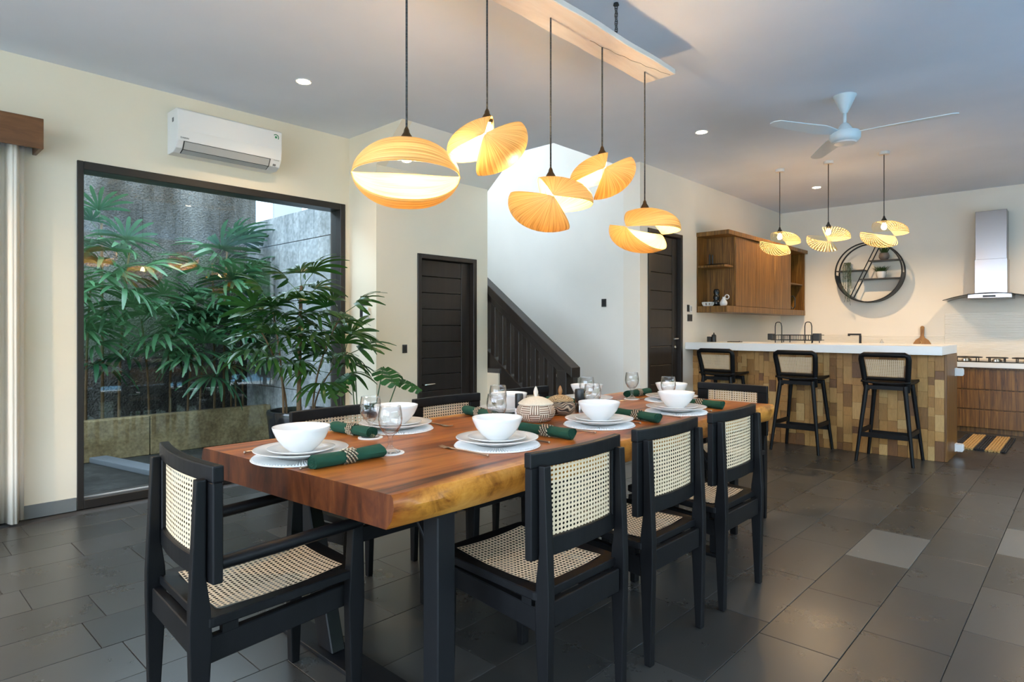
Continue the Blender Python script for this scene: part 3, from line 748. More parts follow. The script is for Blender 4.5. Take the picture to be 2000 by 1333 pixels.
for i, (x, y, r, lab) in enumerate(CH):
    o = ch if i == 0 else copy_tree(ch)
    o.location = (x, y, 0); o.rotation_euler = (0, 0, r); o['label'] = lab; o['group'] = 'dining chairs around the table'
ac = make_chair('dining_armchair', 'black wooden cane armchair at the near end of the table', True)
ac.location = (-1.925, 0.630, 0); ac.rotation_euler = (0, 0, math.radians(-3)); ac.scale = (1.06, 1.04, 1.0)

# ================================================================== bar stools (local +y = towards the bar)
stool_cane_me = cane_mesh('cane_panel', 20, 11, lambda u, v: ((u - 0.5) * (0.275 + 0.035 * v), -0.145 - 0.045 * v - 0.004, 0.772 + 0.152 * v), M['cane'], 0.27)
def make_stool(label):
    t = thing('bar_stool', label, 'stool', group='bar stools along the counter')
    legs = {}
    for sx in (-1, 1):
        for sy in (-1, 1):
            a = (sx * 0.222, sy * 0.215 - 0.0, 0.0); b = (sx * 0.150, sy * 0.150, 0.690)
            legs[(sx, sy)] = (Vector(a), Vector(b))
            MB().tube([a, Vector(a).lerp(Vector(b), 0.6), b], [0.0135, 0.018, 0.020], 12).build('leg', M['black_wood'], t, smooth=True)
    def at(s, z):
        a, b = legs[s]; return a.lerp(b, z / 0.690)
    def bar(s1, s2, z, nm):
        p, q = at(s1, z), at(s2, z); d = (q - p).normalized(); side = Vector((-d.y, d.x, 0))
        vs = []
        for c in (p, q):
            for sw, sz in ((-1, -1), (1, -1), (1, 1), (-1, 1)): vs.append(tuple(c + side * 0.009 * sw + Vector((0, 0, 0.021 * sz))))
        MB().add(vs, [(3,2,1,0),(4,5,6,7),(0,1,5,4),(1,2,6,5),(2,3,7,6),(3,0,4,7)]).build(nm, M['black_wood'], t, bevel=0.002, seg=1)
    bar((-1, -1), (1, -1), 0.245, 'stretcher'); bar((-1, 1), (1, 1), 0.215, 'footrest'); bar((-1, -1), (-1, 1), 0.27, 'stretcher'); bar((1, -1), (1, 1), 0.27, 'stretcher')
    def st_(u, v):
        x = -0.195 + 0.39 * u; y = -0.17 + 0.39 * v
        return (x, y, 0.690 + 0.016 * (2 * u - 1) ** 2 + 0.012 * (2 * v - 1) ** 2)
    se = MB().grid(st_, 14, 14).build('seat', M['black_wood'], t, smooth='all')
    sm = se.modifiers.new('s', 'SOLIDIFY'); sm.thickness = 0.020; sm.offset = 1
    MB().box(-0.15, 0.15, -0.165, -0.13, 0.655, 0.69).build('seat_rail', M['black_wood'], t)
    MB().box(-0.15, 0.15, 0.13, 0.165, 0.655, 0.69).build('seat_rail', M['black_wood'], t)
    # back: one bent loop, open at the bottom
    pts = []
    for sx in (-1, 1):
        seg = [(sx * 0.158, -0.105, 0.640), (sx * 0.165, -0.128, 0.70), (sx * 0.178, -0.160, 0.84), (sx * 0.186, -0.188, 0.925), (sx * 0.182, -0.197, 0.955), (sx * 0.160, -0.202, 0.968)]
        pts += seg if sx < 0 else seg[::-1]
    MB().tube(pts, 0.023, 10).build('back_frame', M['black_wood'], t, smooth=True)
    MB().tube([(-0.172, -0.140, 0.752), (0, -0.152, 0.752), (0.172, -0.140, 0.752)], 0.015, 8).build('back_rail', M['black_wood'], t, smooth=True)
    obj('cane_panel', stool_cane_me, t)
    return t
s0 = make_stool('black bar stool with cane back, left of the three, nearest the dark door')
for i, (x, lab) in enumerate([(-2.926, 'black bar stool with cane back, left of the three, nearest the dark door'), (-2.115, 'black bar stool with cane back, middle of the three at the bar'), (-1.352, 'black bar stool with cane back, right of the three, nearest the bar end')]):
    o = s0 if i == 0 else copy_tree(s0); o.location = (x, 6.478, 0); o['label'] = lab

# ================================================================== bar counter faced with teak blocks
bar = thing('bar_counter', 'kitchen bar faced with a mosaic of small teak blocks', 'counter', (0, 0, 0))
BX0, BX1, BY0, BY1 = -3.398, -0.975, 6.745, 7.30
MB().box(BX0, BX1, BY0, BY1, 0, 0.963).build('carcass', M['teak_dark'], bar)
MB().box(BX1, BX1 + 0.02, BY0 - 0.012, BY1, 0, 0.963).build('end_panel', M['teak_dark'], bar, bevel=0.002, seg=1)
cols = [((0.15, 0.062, 0.013), (0.27, 0.125, 0.030)), ((0.23, 0.105, 0.024), (0.38, 0.19, 0.050)), ((0.29, 0.14, 0.034), (0.46, 0.24, 0.068)), ((0.34, 0.175, 0.047), (0.52, 0.29, 0.092)), ((0.42, 0.245, 0.085), (0.60, 0.38, 0.15)), ((0.11, 0.044, 0.013), (0.20, 0.088, 0.028))]
cubes = []
for i, (a, b) in enumerate(cols):
    mm = grain('teak_block_%d' % i, [(0.3, a), (0.7, b)], (16, 16, 2.2), 0.5, bump=0.15, rand=1.0)
    cubes.append(MB().box(-0.5, 0.5, -1, 0, -0.5, 0.5).mesh('block', mm, bevel=0.02, seg=1))
brnd = random.Random(11)
x = BX0; nblk = 0
while x < BX1 - 0.01:
    w = brnd.uniform(0.048, 0.088)
    if BX1 - (x + w) < 0.03: w = BX1 - x
    z = 0.0
    while z < 0.962:
        h = brnd.choice([brnd.uniform(0.06, 0.10), brnd.uniform(0.10, 0.17), brnd.uniform(0.12, 0.20)])
        if 0.963 - (z + h) < 0.045: h = 0.963 - z
        o = obj('block', brnd.choices(cubes, [3, 5, 6, 5, 2.2, 1.6])[0], bar)
        o.location = (x + w / 2, BY0, z + h / 2); o.scale = (w - 0.0015, brnd.uniform(0.012, 0.032), h - 0.0015); nblk += 1
        z += h
    x += w
tag(MB().box(-3.398, -0.962, 6.53, 7.34, 0.965, 1.045).build('bar_worktop', M['solid_white'], bevel=0.004), 'long white solid worktop on the teak bar', 'worktop')
for z, lab in ((0.79, 'white plastic bracket high on the end of the bar'), (0.075, 'white plastic bracket low on the end of the bar')):
    t = thing('wall_bracket', lab, 'bracket', (BX1 + 0.02, 7.19, z - 0.035))
    MB().box(0, 0.012, -0.045, 0.045, -0.002, 0.072).build('back_plate', M['plastic_white'], t, bevel=0.002, seg=1)
    MB().box(0.012, 0.06, -0.04, 0.04, 0, 0.07).box(0.06, 0.066, -0.03, 0.03, 0.01, 0.06).build('housing', M['plastic_white'], t, bevel=0.004)

# ================================================================== kitchen run along the back wall
kc = thing('drawer_cabinet', 'teak kitchen cabinet with three wide drawers under the hob', 'cabinet', (0, 0, 0))
KY = 8.88; KX0, KX1 = -1.25, 1.7
MB().box(KX0, KX1, KY + 0.022, YK - 0.002, 0.06, 0.752).build('body', M['teak_dark'], kc)
MB().box(KX0, KX1, KY + 0.05, YK - 0.002, 0, 0.06).build('plinth', M['teak_dark'], kc)
for z0, z1 in ((0.505, 0.732), (0.278, 0.492), (0.062, 0.265)):
    for xa, xb in ((KX0, 0.22), (0.225, KX1)):
        MB().box(xa + 0.003, xb - 0.003, KY, KY + 0.022, z0, z1).build('drawer', M['teak_dark'], kc, bevel=0.003, seg=1)
sb = thing('sink_cabinet', 'teak base cabinet hidden behind the bar', 'cabinet', (0, 0, 0))
MB().box(XK + 0.002, KX0 - 0.004, KY + 0.022, YK - 0.002, 0, 0.752).build('body', M['teak_dark'], sb)
MB().box(XK + 0.01, KX0 - 0.01, KY, KY + 0.022, 0.06, 0.73).build('door', M['teak_dark'], sb)
tag(MB().box(XK + 0.002, KX1, KY - 0.02, YK - 0.002, 0.754, 0.81).build('kitchen_worktop', M['solid_white'], bevel=0.003), 'white worktop along the kitchen back wall', 'worktop')
# splashback: low strip everywhere, tall ribbed tiles behind the hob
sp = tag(bpy.data.objects.new('trim_splashback', None), 'ribbed cream tile splashback behind the hob', kind='structure'); C.objects.link(sp); sp.location = (0, 0, 0)
M['splash'] = plain('cream_tile', (0.80, 0.74, 0.63), 0.25)
ribs = 29
for i in range(ribs):
    z = 0.81 + i * 0.0202
    MB().box(-1.374, KX1, YK - 0.010, YK - 0.0005, z + 0.0008, z + 0.0194).build('rib_tile', M['splash'], sp, bevel=0.003, seg=1)
for i in range(15):
    z = 0.81 + i * 0.0202
    MB().box(XK + 0.002, -1.376, YK - 0.008, YK - 0.0005, z + 0.0008, z + 0.0194).build('rib_tile', M['splash'], sp, bevel=0.003, seg=1)
# hob
hb = thing('gas_hob', 'black three burner gas hob on the kitchen worktop', 'hob', (-0.82, 9.20, 0.81))
MB().box(-0.46, 0.46, -0.25, 0.23, 0.0, 0.012).build('plate', M['black_glaze'], hb, bevel=0.003, seg=1)
for i, (bx, r) in enumerate(((-0.29, 0.15), (0.0, 0.10), (0.29, 0.15))):
    gr = MB()
    for a in range(4):
        q = a * PI / 2 + PI / 4
        c, s = math.cos(q), math.sin(q)
        gr.tube([(bx + c * r, s * r, 0.013), (bx + c * r, s * r, 0.05), (bx + c * 0.03, s * 0.03, 0.052)], 0.007, 6)
    hb_g = [(bx + math.cos(2*PI*k/20) * r, math.sin(2*PI*k/20) * r, 0.05) for k in range(20)]
    gr.tube(hb_g, 0.007, 6, closed=True)
    gr.build('pan_support', M['plastic_black'], hb, smooth=True)
    MB().lathe([(0.05, 0.012), (0.05, 0.026), (0.035, 0.028), (0.035, 0.036), (0.0, 0.038)], 20, (bx, 0, 0)).build('burner', M['pewter'], hb, smooth=True)
    MB().lathe([(0.018, 0.012), (0.016, 0.034), (0.0, 0.035)], 14, (bx, -0.2, 0)).build('knob', M['chrome'], hb, smooth=True)
# cooker hood
hd = thing('cooker_hood', 'stainless steel cooker hood with curved glass canopy', 'hood', (-0.885, YK, 1.60))
MB().box(-0.150, 0.150, -0.235, -0.002, 0.40, 1.005).build('upper_chimney', M['steel'], hd, bevel=0.003, seg=1)
MB().box(-0.156, 0.156, -0.243, -0.002, 0.02, 0.43).build('lower_chimney', M['steel'], hd, bevel=0.003, seg=1)
MB().box(-0.21, 0.21, -0.40, -0.002, -0.045, 0.018).build('motor_housing', M['steel'], hd, bevel=0.008)
def hoodg(u, v):
    x = -0.46 + 0.92 * u
    front = -0.47 + 0.10 * abs(2 * u - 1) ** 2.2
    return (x, front * (1 - v) - 0.004 * v, 0.022 - 0.075 * (2 * u - 1) ** 2)
g = MB().grid(hoodg, 30, 6).build('glass_canopy', M['hood_glass'], hd, smooth='all')
sm = g.modifiers.new('s', 'SOLIDIFY'); sm.thickness = 0.006
MB().box(-0.06, 0.06, -0.405, -0.40, -0.03, -0.008).build('control_strip', M['plastic_black'], hd)
# wall cabinet on the side wall
wc = thing('wall_cabinet', 'long teak wall cabinet with open end shelves', 'cabinet', (XK + 0.002, 6.81, 1.39))
D, L_, HH = 0.37, 2.62, 0.935
MB().box(0, D + 0.025, -0.005, L_ + 0.03, HH - 0.05, HH).build('top_board', M['teak'], wc, bevel=0.003, seg=1)
MB().box(0, D, 0, L_, 0, 0.072).build('bottom_board', M['teak'], wc, bevel=0.003, seg=1)
MB().box(0, 0.015, 0.004, L_, 0.072, HH - 0.05).build('back_panel', M['teak'], wc)
MB().box(0.015, D - 0.022, 0.235, 0.255, 0.072, HH - 0.05).build('divider', M['teak'], wc)
MB().box(0.015, D - 0.022, 2.02, 2.04, 0.072, HH - 0.05).build('divider', M['teak'], wc)
MB().box(0.015, D - 0.005, L_ - 0.022, L_, 0.072, HH - 0.05).build('end_panel', M['teak'], wc)
MB().box(0.015, D - 0.03, 0.002, 0.235, 0.520, 0.545).build('shelf', M['teak'], wc, bevel=0.002, seg=1)
MB().box(0.015, D - 0.03, 2.04, L_ - 0.022, 0.43, 0.45).build('shelf', M['teak'], wc, bevel=0.002, seg=1)
MB().box(0.02, D - 0.02, 0.255, 2.02, 0.072, HH - 0.05).build('core', M['teak_dark'], wc)
dn = 3; dw = (2.04 - 0.235) / dn
for i in range(dn):
    MB().box(D - 0.021, D, 0.235 + i * dw + 0.0015, 0.235 + (i + 1) * dw - 0.0015, 0.075, HH - 0.055).build('door', M['teak'], wc, bevel=0.002, seg=1)
# ================================================================== plank with five bamboo shell pendants
pk = thing('lamp_plank', 'whitewashed hanging plank carrying the five pendant cords', 'plank', (-1.915, 2.31, 2.711))
def plk(u, v): return None
mb = MB(); n = 24; vs = []; fs = []
for i in range(n + 1):
    y = -1.05 + 2.10 * i / n; w0 = 0.003 * math.sin(i * 1.3); w1 = 0.004 * math.sin(i * 0.9 + 1)
    vs += [(-0.105 + w0, y, 0.0), (0.105 + w1, y, 0.0), (0.107 + w1, y, 0.03), (-0.103 + w0, y, 0.03)]
for i in range(n):
    a = i * 4; b = a + 4
    for q in range(4): fs.append((a + q, a + (q + 1) % 4, b + (q + 1) % 4, b + q))
fs += [(3, 2, 1, 0), (n * 4, n * 4 + 1, n * 4 + 2, n * 4 + 3)]
mb.add(vs, fs).build('board', M['board_white'], pk, bevel=0.003, seg=1)
ck = [(-0.01 + 0.085 * (t / 30.0) ** 1.6 + 0.004 * math.sin(t * 1.1), 0.35 + 0.68 * t / 30.0, -0.0002) for t in range(31)]
MB().tube(ck, 0.0011, 4).build('crack', M['plastic_black'], pk)
def chain(x, y, lab):
    t = thing('hanging_chain', lab, 'chain', (x, y, 2.742))
    zt = ZC - 2.742; nl = 8; pitch = (zt - 0.012) / nl
    for i in range(nl):
        ring = []
        for k in range(14):
            a = 2 * PI * k / 14
            p = (0.008 * math.cos(a), 0.0, pitch * 0.5 + i * pitch + 0.017 * math.sin(a))
            ring.append((p[0], 0, p[2]) if i % 2 else (0, p[0], p[2]))
        MB().tube(ring, 0.0022, 6, closed=True).build('link', M['plastic_black'], t, smooth=True)
    MB().lathe([(0.016, zt - 0.012), (0.012, zt - 0.003), (0.012, zt)], 12).build('ceiling_hook', M['plastic_black'], t, smooth=True)
    MB().lathe([(0.010, 0), (0.007, 0.010), (0, 0.012)], 10).build('eye_bolt', M['plastic_black'], t)
chain(-1.835, 2.768, 'dark metal chain holding the far part of the whitewashed plank')
chain(-1.835, 1.70, 'dark metal chain holding the near part of the whitewashed plank')

AX, BH, BV, BL = 0.205, 0.205, 0.116, 0.140
def lobe_pt(t, al):
    s = max(0.0, 1 - abs(t) ** 2.3) ** 0.62
    s = 0.03 + 0.97 * s
    sn = math.sin(al)
    return Vector((AX * t, BH * s * math.cos(al), (BV if sn > 0 else BL) * s * sn - 0.012 * t * t))
U0, U1, L0, L1 = math.radians(108), math.radians(-6), math.radians(162), math.radians(296)
def lobe(mb, a0, a1, nu=40, nv=18):
    mb.grid(lambda u, v: tuple(lobe_pt(-1 + 2 * u, a0 + (a1 - a0) * v)), nu, nv, uv=True)
shell_up = MB(); lobe(shell_up, U0, U1)
shell_lo = MB(); lobe(shell_lo, L0, L1)
shell_up_me = shell_up.mesh('upper_shell', M['shade'], smooth='all')
shell_lo_me = shell_lo.mesh('lower_shell', M['shade'], smooth='all')
def slats(a0, a1, n):
    mb = MB()
    for k in range(n):
        a = a0 + (a1 - a0) * (k + 0.5) / n; h = abs(a1 - a0) / n * 0.23
        N = 26
        vs = []; fs = []
        for i in range(N + 1):
            t = -1 + 2 * i / N
            for aa, sc in ((a - h, 1.0), (a + h, 1.0), (a + h, 0.985), (a - h, 0.985)):
                p = lobe_pt(t, aa); vs.append((p.x, p.y * sc, p.z * sc))
        for i in range(N):
            p = i * 4; q = p + 4
            for r_ in range(4): fs.append((p + r_, p + (r_ + 1) % 4, q + (r_ + 1) % 4, q + r_))
        mb.add(vs, fs)
    return mb
slat_up_me = slats(U0, U1, 15).mesh('upper_slats', M['slat'])
slat_lo_me = slats(L0, L1, 15).mesh('lower_slats', M['slat'])
def point(loc, power, col, r=0.03, parent=None):
    l = bpy.data.lights.new('lamp_light', 'POINT'); l.energy = power; l.color = col; l.shadow_soft_size = r
    o = bpy.data.objects.new('lamp_light', l); C.objects.link(o); o.location = loc
    if parent: o.parent = parent
    return o
WARM = (1.0, 0.70, 0.38)
def pendant(x, y, ztop, zhang, yaw, roll, label, slatted=False, power=8.5, group='bamboo pendants over the dining table', scale=1.0):
    zc = ztop - BV * scale * 1.0
    p = thing('pendant_lamp', label, 'lamp', (x, y, zc), yaw, group)
    Rr = Matrix.Rotation(roll, 4, 'X')
    for nm, me in (('upper_shell', slat_up_me if slatted else shell_up_me), ('lower_shell', slat_lo_me if slatted else shell_lo_me)):
        o = obj(nm if not slatted else nm.replace('shell', 'slats'), me, p); o.rotation_euler = (roll, 0, 0); o.scale = (scale,) * 3
        if not slatted:
            sm = o.modifiers.new('s', 'SOLIDIFY'); sm.thickness = 0.003
    zt = ztop - zc
    if slatted:
        # two end binders and a socket arm
        pass
    cap = MB().lathe([(0.024, zt - 0.012), (0.026, zt + 0.002), (0.021, zt + 0.016), (0.012, zt + 0.030), (0.010, zt + 0.040), (0.0045, zt + 0.052)], 16)
    cap.build('socket_cap', M['brass'] if not slatted else M['plastic_black'], p, smooth=True)
    MB().lathe([(0.014, 0.098), (0.017, zt - 0.006)], 12).build('lamp_holder', M['brass'], p, smooth=True)
    MB().lathe([(0.0, 0.030), (0.017, 0.036), (0.025, 0.055), (0.023, 0.072), (0.013, 0.094), (0.012, 0.099)], 16).build('bulb', M['bulb'], p, smooth='all')
    MB().tube([(0, 0, zt + 0.05), (0, 0, (zhang - zc) * 0.5), (0, 0, zhang - zc)], 0.0042, 8).build('cord', M['cord'] if not slatted else M['plastic_black'], p, smooth=True)
    if slatted:
        MB().lathe([(0.0, zhang - zc - 0.028), (0.045, zhang - zc - 0.028), (0.047, zhang - zc - 0.004), (0.047, zhang - zc)], 24).build('ceiling_rose', M['board_white'], p, smooth=True)
    point((0, 0, -0.01), power, WARM, 0.03, p)
    return p
def face(x, y): return math.atan2(-y, -x)
PD = [(3.204, 1.905, -30, 0, 'bamboo shell pendant hanging farthest, before the tall dark door'),
      (2.770, 2.130, 184, -16, 'bamboo shell pendant hanging high, second from the far end of the plank'),
      (2.336, 1.932, 3, 0, 'twisted bamboo shell pendant hanging low in the middle of the five'),
      (1.902, 2.105, 176, -16, 'bamboo shell pendant hanging high, second from the near end of the plank'),
      (1.468, 1.923, -88, 0, 'large looking nearest bamboo shell pendant with wide front opening')]
for y, zt, dyaw, roll, lab in PD:
    pendant(-1.925, y, zt, 2.711, face(-1.925, y) + math.radians(dyaw), math.radians(roll), lab, scale=0.87 if roll else 1.0)
for x, dyaw, lab in ((-2.467, -22, 'slatted bamboo pendant over the bar, left one before the wall cabinet'), (-1.981, 0, 'slatted bamboo pendant over the bar, middle one of three'), (-1.48, -26, 'slatted bamboo pendant over the bar, right one above the round shelf')):
    pendant(x, 6.87, 2.245, ZC, face(x, 6.87) + math.radians(dyaw), math.radians(0), lab, True, 2.0, 'slatted pendants over the bar')

# ================================================================== recessed downlights
def downlight(x, y, lab, power=18, spot=105):
    t = thing('downlight', lab, 'light', (x, y, ZC), 0, 'recessed ceiling downlights')
    MB().lathe([(0.040, -0.001), (0.052, -0.005), (0.056, -0.003), (0.056, -0.0005)], 24).build('trim_ring', M['plastic_white'], t, smooth=True)
    MB().lathe([(0.0, -0.0045), (0.041, -0.0045), (0.041, -0.002)], 24).build('lens', M['downlight'], t)
    l = bpy.data.lights.new('downlight_beam', 'SPOT'); l.energy = power; l.color = (1.0, 0.70, 0.40); l.spot_size = math.radians(spot); l.spot_blend = 0.6; l.shadow_soft_size = 0.02
    o = bpy.data.objects.new('downlight_beam', l); C.objects.link(o); o.parent = t; o.location = (0, 0, -0.02)
downlight(-4.0, 2.164, 'lit recessed downlight near the garden window wall', 18, 140)
downlight(-2.494, 5.089, 'lit recessed downlight between the stairwell and the fan', 20)
downlight(-2.448, 8.032, 'lit recessed downlight above the kitchen aisle', 50, 140)
downlight(-0.30, 8.03, 'lit recessed downlight over the kitchen, out of frame to the right', 45, 140)
downlight(-0.75, 3.25, 'lit recessed downlight beside the table, above the frame', 16)
downlight(-4.0, -0.6, 'unseen downlight added near the curtain to brighten the left wall', 70, 130)  # added lamp that warms and brightens the left wall

# ================================================================== ceiling fan
fn = thing('ceiling_fan', 'white three blade ceiling fan above the open floor', 'fan', (-1.335, 5.02, ZC))
MB().lathe([(0.078, 0), (0.078, -0.006), (0.070, -0.02), (0.026, -0.115), (0.018, -0.13)], 28).build('canopy', M['fan_white'], fn, smooth=True)
MB().lathe([(0.012, -0.12), (0.012, -0.215)], 14).build('rod', M['fan_white'], fn, smooth=True)
MB().lathe([(0.014, -0.20), (0.030, -0.212), (0.052, -0.245), (0.056, -0.255), (0.098, -0.268), (0.106, -0.285), (0.104, -0.318), (0.088, -0.338), (0.080, -0.343)], 32).build('motor_housing', M['fan_white'], fn, smooth=True)
MB().lathe([(0.080, -0.343), (0.072, -0.352), (0.0, -0.356)], 28).build('bottom_cap', M['plastic_white'], fn, smooth=True)
bm_ = MB(); N = 16; vs = []; fs = []
for i in range(N + 1):
    t = i / N; r = 0.085 + 0.60 * t
    w = 0.028 + 0.036 * min(1, t * 4) - 0.020 * t
    if t > 0.93: w *= 1 - ((t - 0.93) / 0.07) ** 2 * 0.65
    tw = math.radians(14 - 8 * t)
    for sx in (-1, 1):
        for dz in (0.003, -0.003):
            vs.append((r, sx * w * math.cos(tw), -0.278 + sx * w * math.sin(tw) + dz))
for i in range(N):
    a = i * 4; b = a + 4
    for q0, q1 in ((0, 1), (1, 3), (3, 2), (2, 0)): fs.append((a + q0, a + q1, b + q1, b + q0))
fs += [(0, 2, 3, 1), (N * 4, N * 4 + 1, N * 4 + 3, N * 4 + 2)]
blade_me = bm_.add(vs, fs).mesh('blade', M['fan_white'], smooth=True)
for a in (4, 124, 244):
    obj('blade', blade_me, fn, rot=(0, 0, math.radians(a)))

# ================================================================== air conditioner
aw = thing('air_conditioner', 'white split air conditioner above the garden window', 'air conditioner', (XW + 0.001, 1.975, 2.462))
prof = [(0, 0.0), (0.115, 0.0), (0.165, 0.022), (0.196, 0.075), (0.207, 0.15), (0.205, 0.29), (0.185, 0.302), (0, 0.305)]
mb = MB().prism([(p[0], p[1]) for p in prof], 'y', -0.385, 0.385)
mb.build('casing', M['plastic_white'], aw, bevel=0.006)
MB().prism([(0.122, 0.0015), (0.168, 0.0225), (0.1945, 0.068), (0.198, 0.068), (0.170, 0.019), (0.122, -0.003)], 'y', -0.335, 0.290).build('louvre', M['plastic_grey'], aw, bevel=0.001, seg=1)
MB().prism([(0.118, -0.0005), (0.1665, 0.0205), (0.1965, 0.0720), (0.1985, 0.0700), (0.1685, 0.0180), (0.118, -0.002)], 'y', -0.341, 0.296).build('slot_gap', M['plastic_black'], aw)
def text(s, size, loc, rot, mat, parent, name='lettering', align='LEFT', ext=0.0003):
    cu_ = bpy.data.curves.new(name, 'FONT'); cu_.body = s; cu_.size = size; cu_.extrude = ext; cu_.align_x = align
    cu_.materials.append(mat); tmp = bpy.data.objects.new(name, cu_); C.objects.link(tmp)
    me = bpy.data.meshes.new_from_object(tmp.evaluated_get(bpy.context.evaluated_depsgraph_get())); bpy.data.objects.remove(tmp, do_unlink=True)
    if not me.materials: me.materials.append(mat)
    return obj(name, me, parent, loc, rot)
M['print_grey'] = plain('grey_print', (0.16, 0.16, 0.17), 0.6)
M['print_green'] = plain('green_print', (0.02, 0.22, 0.10), 0.6)
text('DAIKIN', 0.017, (0.203, -0.365, 0.086), (PI / 2 - 0.15, 0, PI / 2), M['print_grey'], aw)
text('inverter', 0.014, (0.203, 0.318, 0.062), (PI / 2 - 0.3, 0, PI / 2), M['print_grey'], aw)
ring = MB()
for k in range(10):
    a0 = -0.6 + k * 0.30; 
    ring.tube([(0.2075, 0.335 + 0.021 * math.cos(a0), 0.246 + 0.021 * math.sin(a0)), (0.2075, 0.335 + 0.021 * math.cos(a0 + 0.30), 0.246 + 0.021 * math.sin(a0 + 0.30))], 0.0032, 5)
ring.build('sticker', M['print_green'], aw)
MB().lathe([(0.0, -0.001), (0.009, -0.001), (0.009, 0.001), (0, 0.001)], 14).xf(Matrix.Translation((0.2075, 0.335, 0.246)) @ Matrix.Rotation(PI / 2, 4, 'Y')).build('sticker', M['print_green'], aw)
MB().box(0.10, 0.13, -0.3862, -0.3848, 0.215, 0.245).build('energy_label', M['print_grey'], aw, bevel=0.0)
MB().box(0.17, 0.182, 0.325, 0.345, 0.028, 0.04).build('sensor', M['print_grey'], aw)

# ================================================================== switches
def switch(x, y, z, n, axis, lab, mat=None, h=0.075, w=0.052):
    t = thing('wall_switch', lab, 'switch', (x, y, z), {'x': 0, 'y': -PI / 2}[axis])
    tot = w * n
    MB().box(0.0005, 0.008, -tot / 2, tot / 2, -h / 2, h / 2).build('plate', mat or M['switch'], t, bevel=0.002, seg=1)
    for i in range(n):
        c = -tot / 2 + w * (i + 0.5)
        MB().box(0.008, 0.0105, c - w * 0.34, c + w * 0.34, -h * 0.33, h * 0.33).build('rocker', M['plastic_black'] if mat is None else M['plastic_grey'], t, bevel=0.001, seg=1)
    return t
switch(XD, 3.399, 1.02, 1, 'x', 'single dark switch left of the low door')
switch(-4.66, YJ, 1.445, 2, 'y', 'double dark switch on the narrow wall beside the palm', w=0.06, h=0.085)
switch(-4.70, YJ, 1.338, 1, 'y', 'dark socket on the narrow wall below the double switch', w=0.055, h=0.075)
t = thing('remote_holder', 'white remote control in its holder on the narrow wall', 'remote', (-4.615, YJ, 1.285), -PI / 2)
MB().box(0.0005, 0.012, -0.045, 0.045, 0, 0.07).build('cradle', M['plastic_white'], t, bevel=0.003)
MB().box(0.012, 0.028, -0.035, 0.035, 0.012, 0.105).build('remote', M['plastic_white'], t, bevel=0.004)
MB().box(0.028, 0.029, -0.022, 0.022, 0.07, 0.095).build('screen', M['plastic_grey'], t)
switch(-3.843, YS, 1.478, 1, 'y', 'single dark switch on the tall stairwell wall', w=0.06, h=0.085)
switch(XK, 6.60, 1.435, 1, 'x', 'dark switch beside the tall door, upper left of the group', w=0.05, h=0.08)
switch(XK, 6.665, 1.43, 1, 'x', 'white switch below the wall cabinet corner', M['plastic_white'], w=0.05, h=0.08)
switch(XK, 6.64, 1.325, 2, 'x', 'double dark switch beside the tall door, lowest of the group', w=0.055, h=0.08)
# ================================================================== table settings
ZM = ZT
def ring_profile(r0, r1, t): return [(r0, 0), (r1, 0), (r1, t), (r0, t)]
def mat_mesh():
    mb = MB(); R = 0.167; n = 96; mbv = []
    mb.lathe([(0, 0), (R - 0.004, 0), (R, 0.002), (R - 0.002, 0.005), (0.0, 0.0052)], 64)
    for i in range(n):       # beaded spokes
        a = 2 * PI * i / n
        mb.tube([(0.085 * math.cos(a), 0.085 * math.sin(a), 0.0055), ((R - 0.006) * math.cos(a), (R - 0.006) * math.sin(a), 0.0055)], [0.0018, 0.0038], 4)
    return mb.mesh('placemat', M['beads'])
mat_me = mat_mesh()
plate_me = MB().lathe([(0, 0), (0.085, 0), (0.090, 0.004), (0.120, 0.010), (0.158, 0.022), (0.160, 0.0245), (0.157, 0.0255), (0.118, 0.014), (0.092, 0.008), (0, 0.0065)], 56).mesh('dinner_plate', M['ceramic'], smooth='all')
side_me = MB().lathe([(0, 0), (0.060, 0), (0.065, 0.003), (0.085, 0.007), (0.112, 0.016), (0.114, 0.018), (0.111, 0.019), (0.083, 0.0105), (0.066, 0.0065), (0, 0.005)], 48).mesh('side_plate', M['ceramic'], smooth='all')
bowl_me = MB().lathe([(0, 0), (0.040, 0), (0.044, 0.004), (0.062, 0.020), (0.082, 0.046), (0.094, 0.072), (0.0975, 0.084), (0.0965, 0.086), (0.0945, 0.084), (0.090, 0.070), (0.078, 0.047), (0.058, 0.023), (0.036, 0.010), (0, 0.008)], 56).mesh('bowl', M['ceramic'], smooth='all')
coaster_me = MB().lathe([(0, 0), (0.050, 0), (0.051, 0.002), (0.050, 0.0045), (0, 0.0045)], 40).mesh('coaster', M['beads'], smooth=True)
gob_me = MB().lathe([(0, 0), (0.036, 0), (0.037, 0.002), (0.030, 0.006), (0.012, 0.016), (0.0075, 0.026), (0.0085, 0.038), (0.007, 0.050), (0.012, 0.060), (0.028, 0.074), (0.040, 0.096), (0.0435, 0.118), (0.0415, 0.142), (0.0375, 0.166), (0.0365, 0.1672), (0.0357, 0.166), (0.0397, 0.142), (0.0417, 0.118), (0.038, 0.097), (0.026, 0.076), (0.010, 0.066), (0, 0.064)], 40).mesh('goblet', M['glass'], smooth='all')
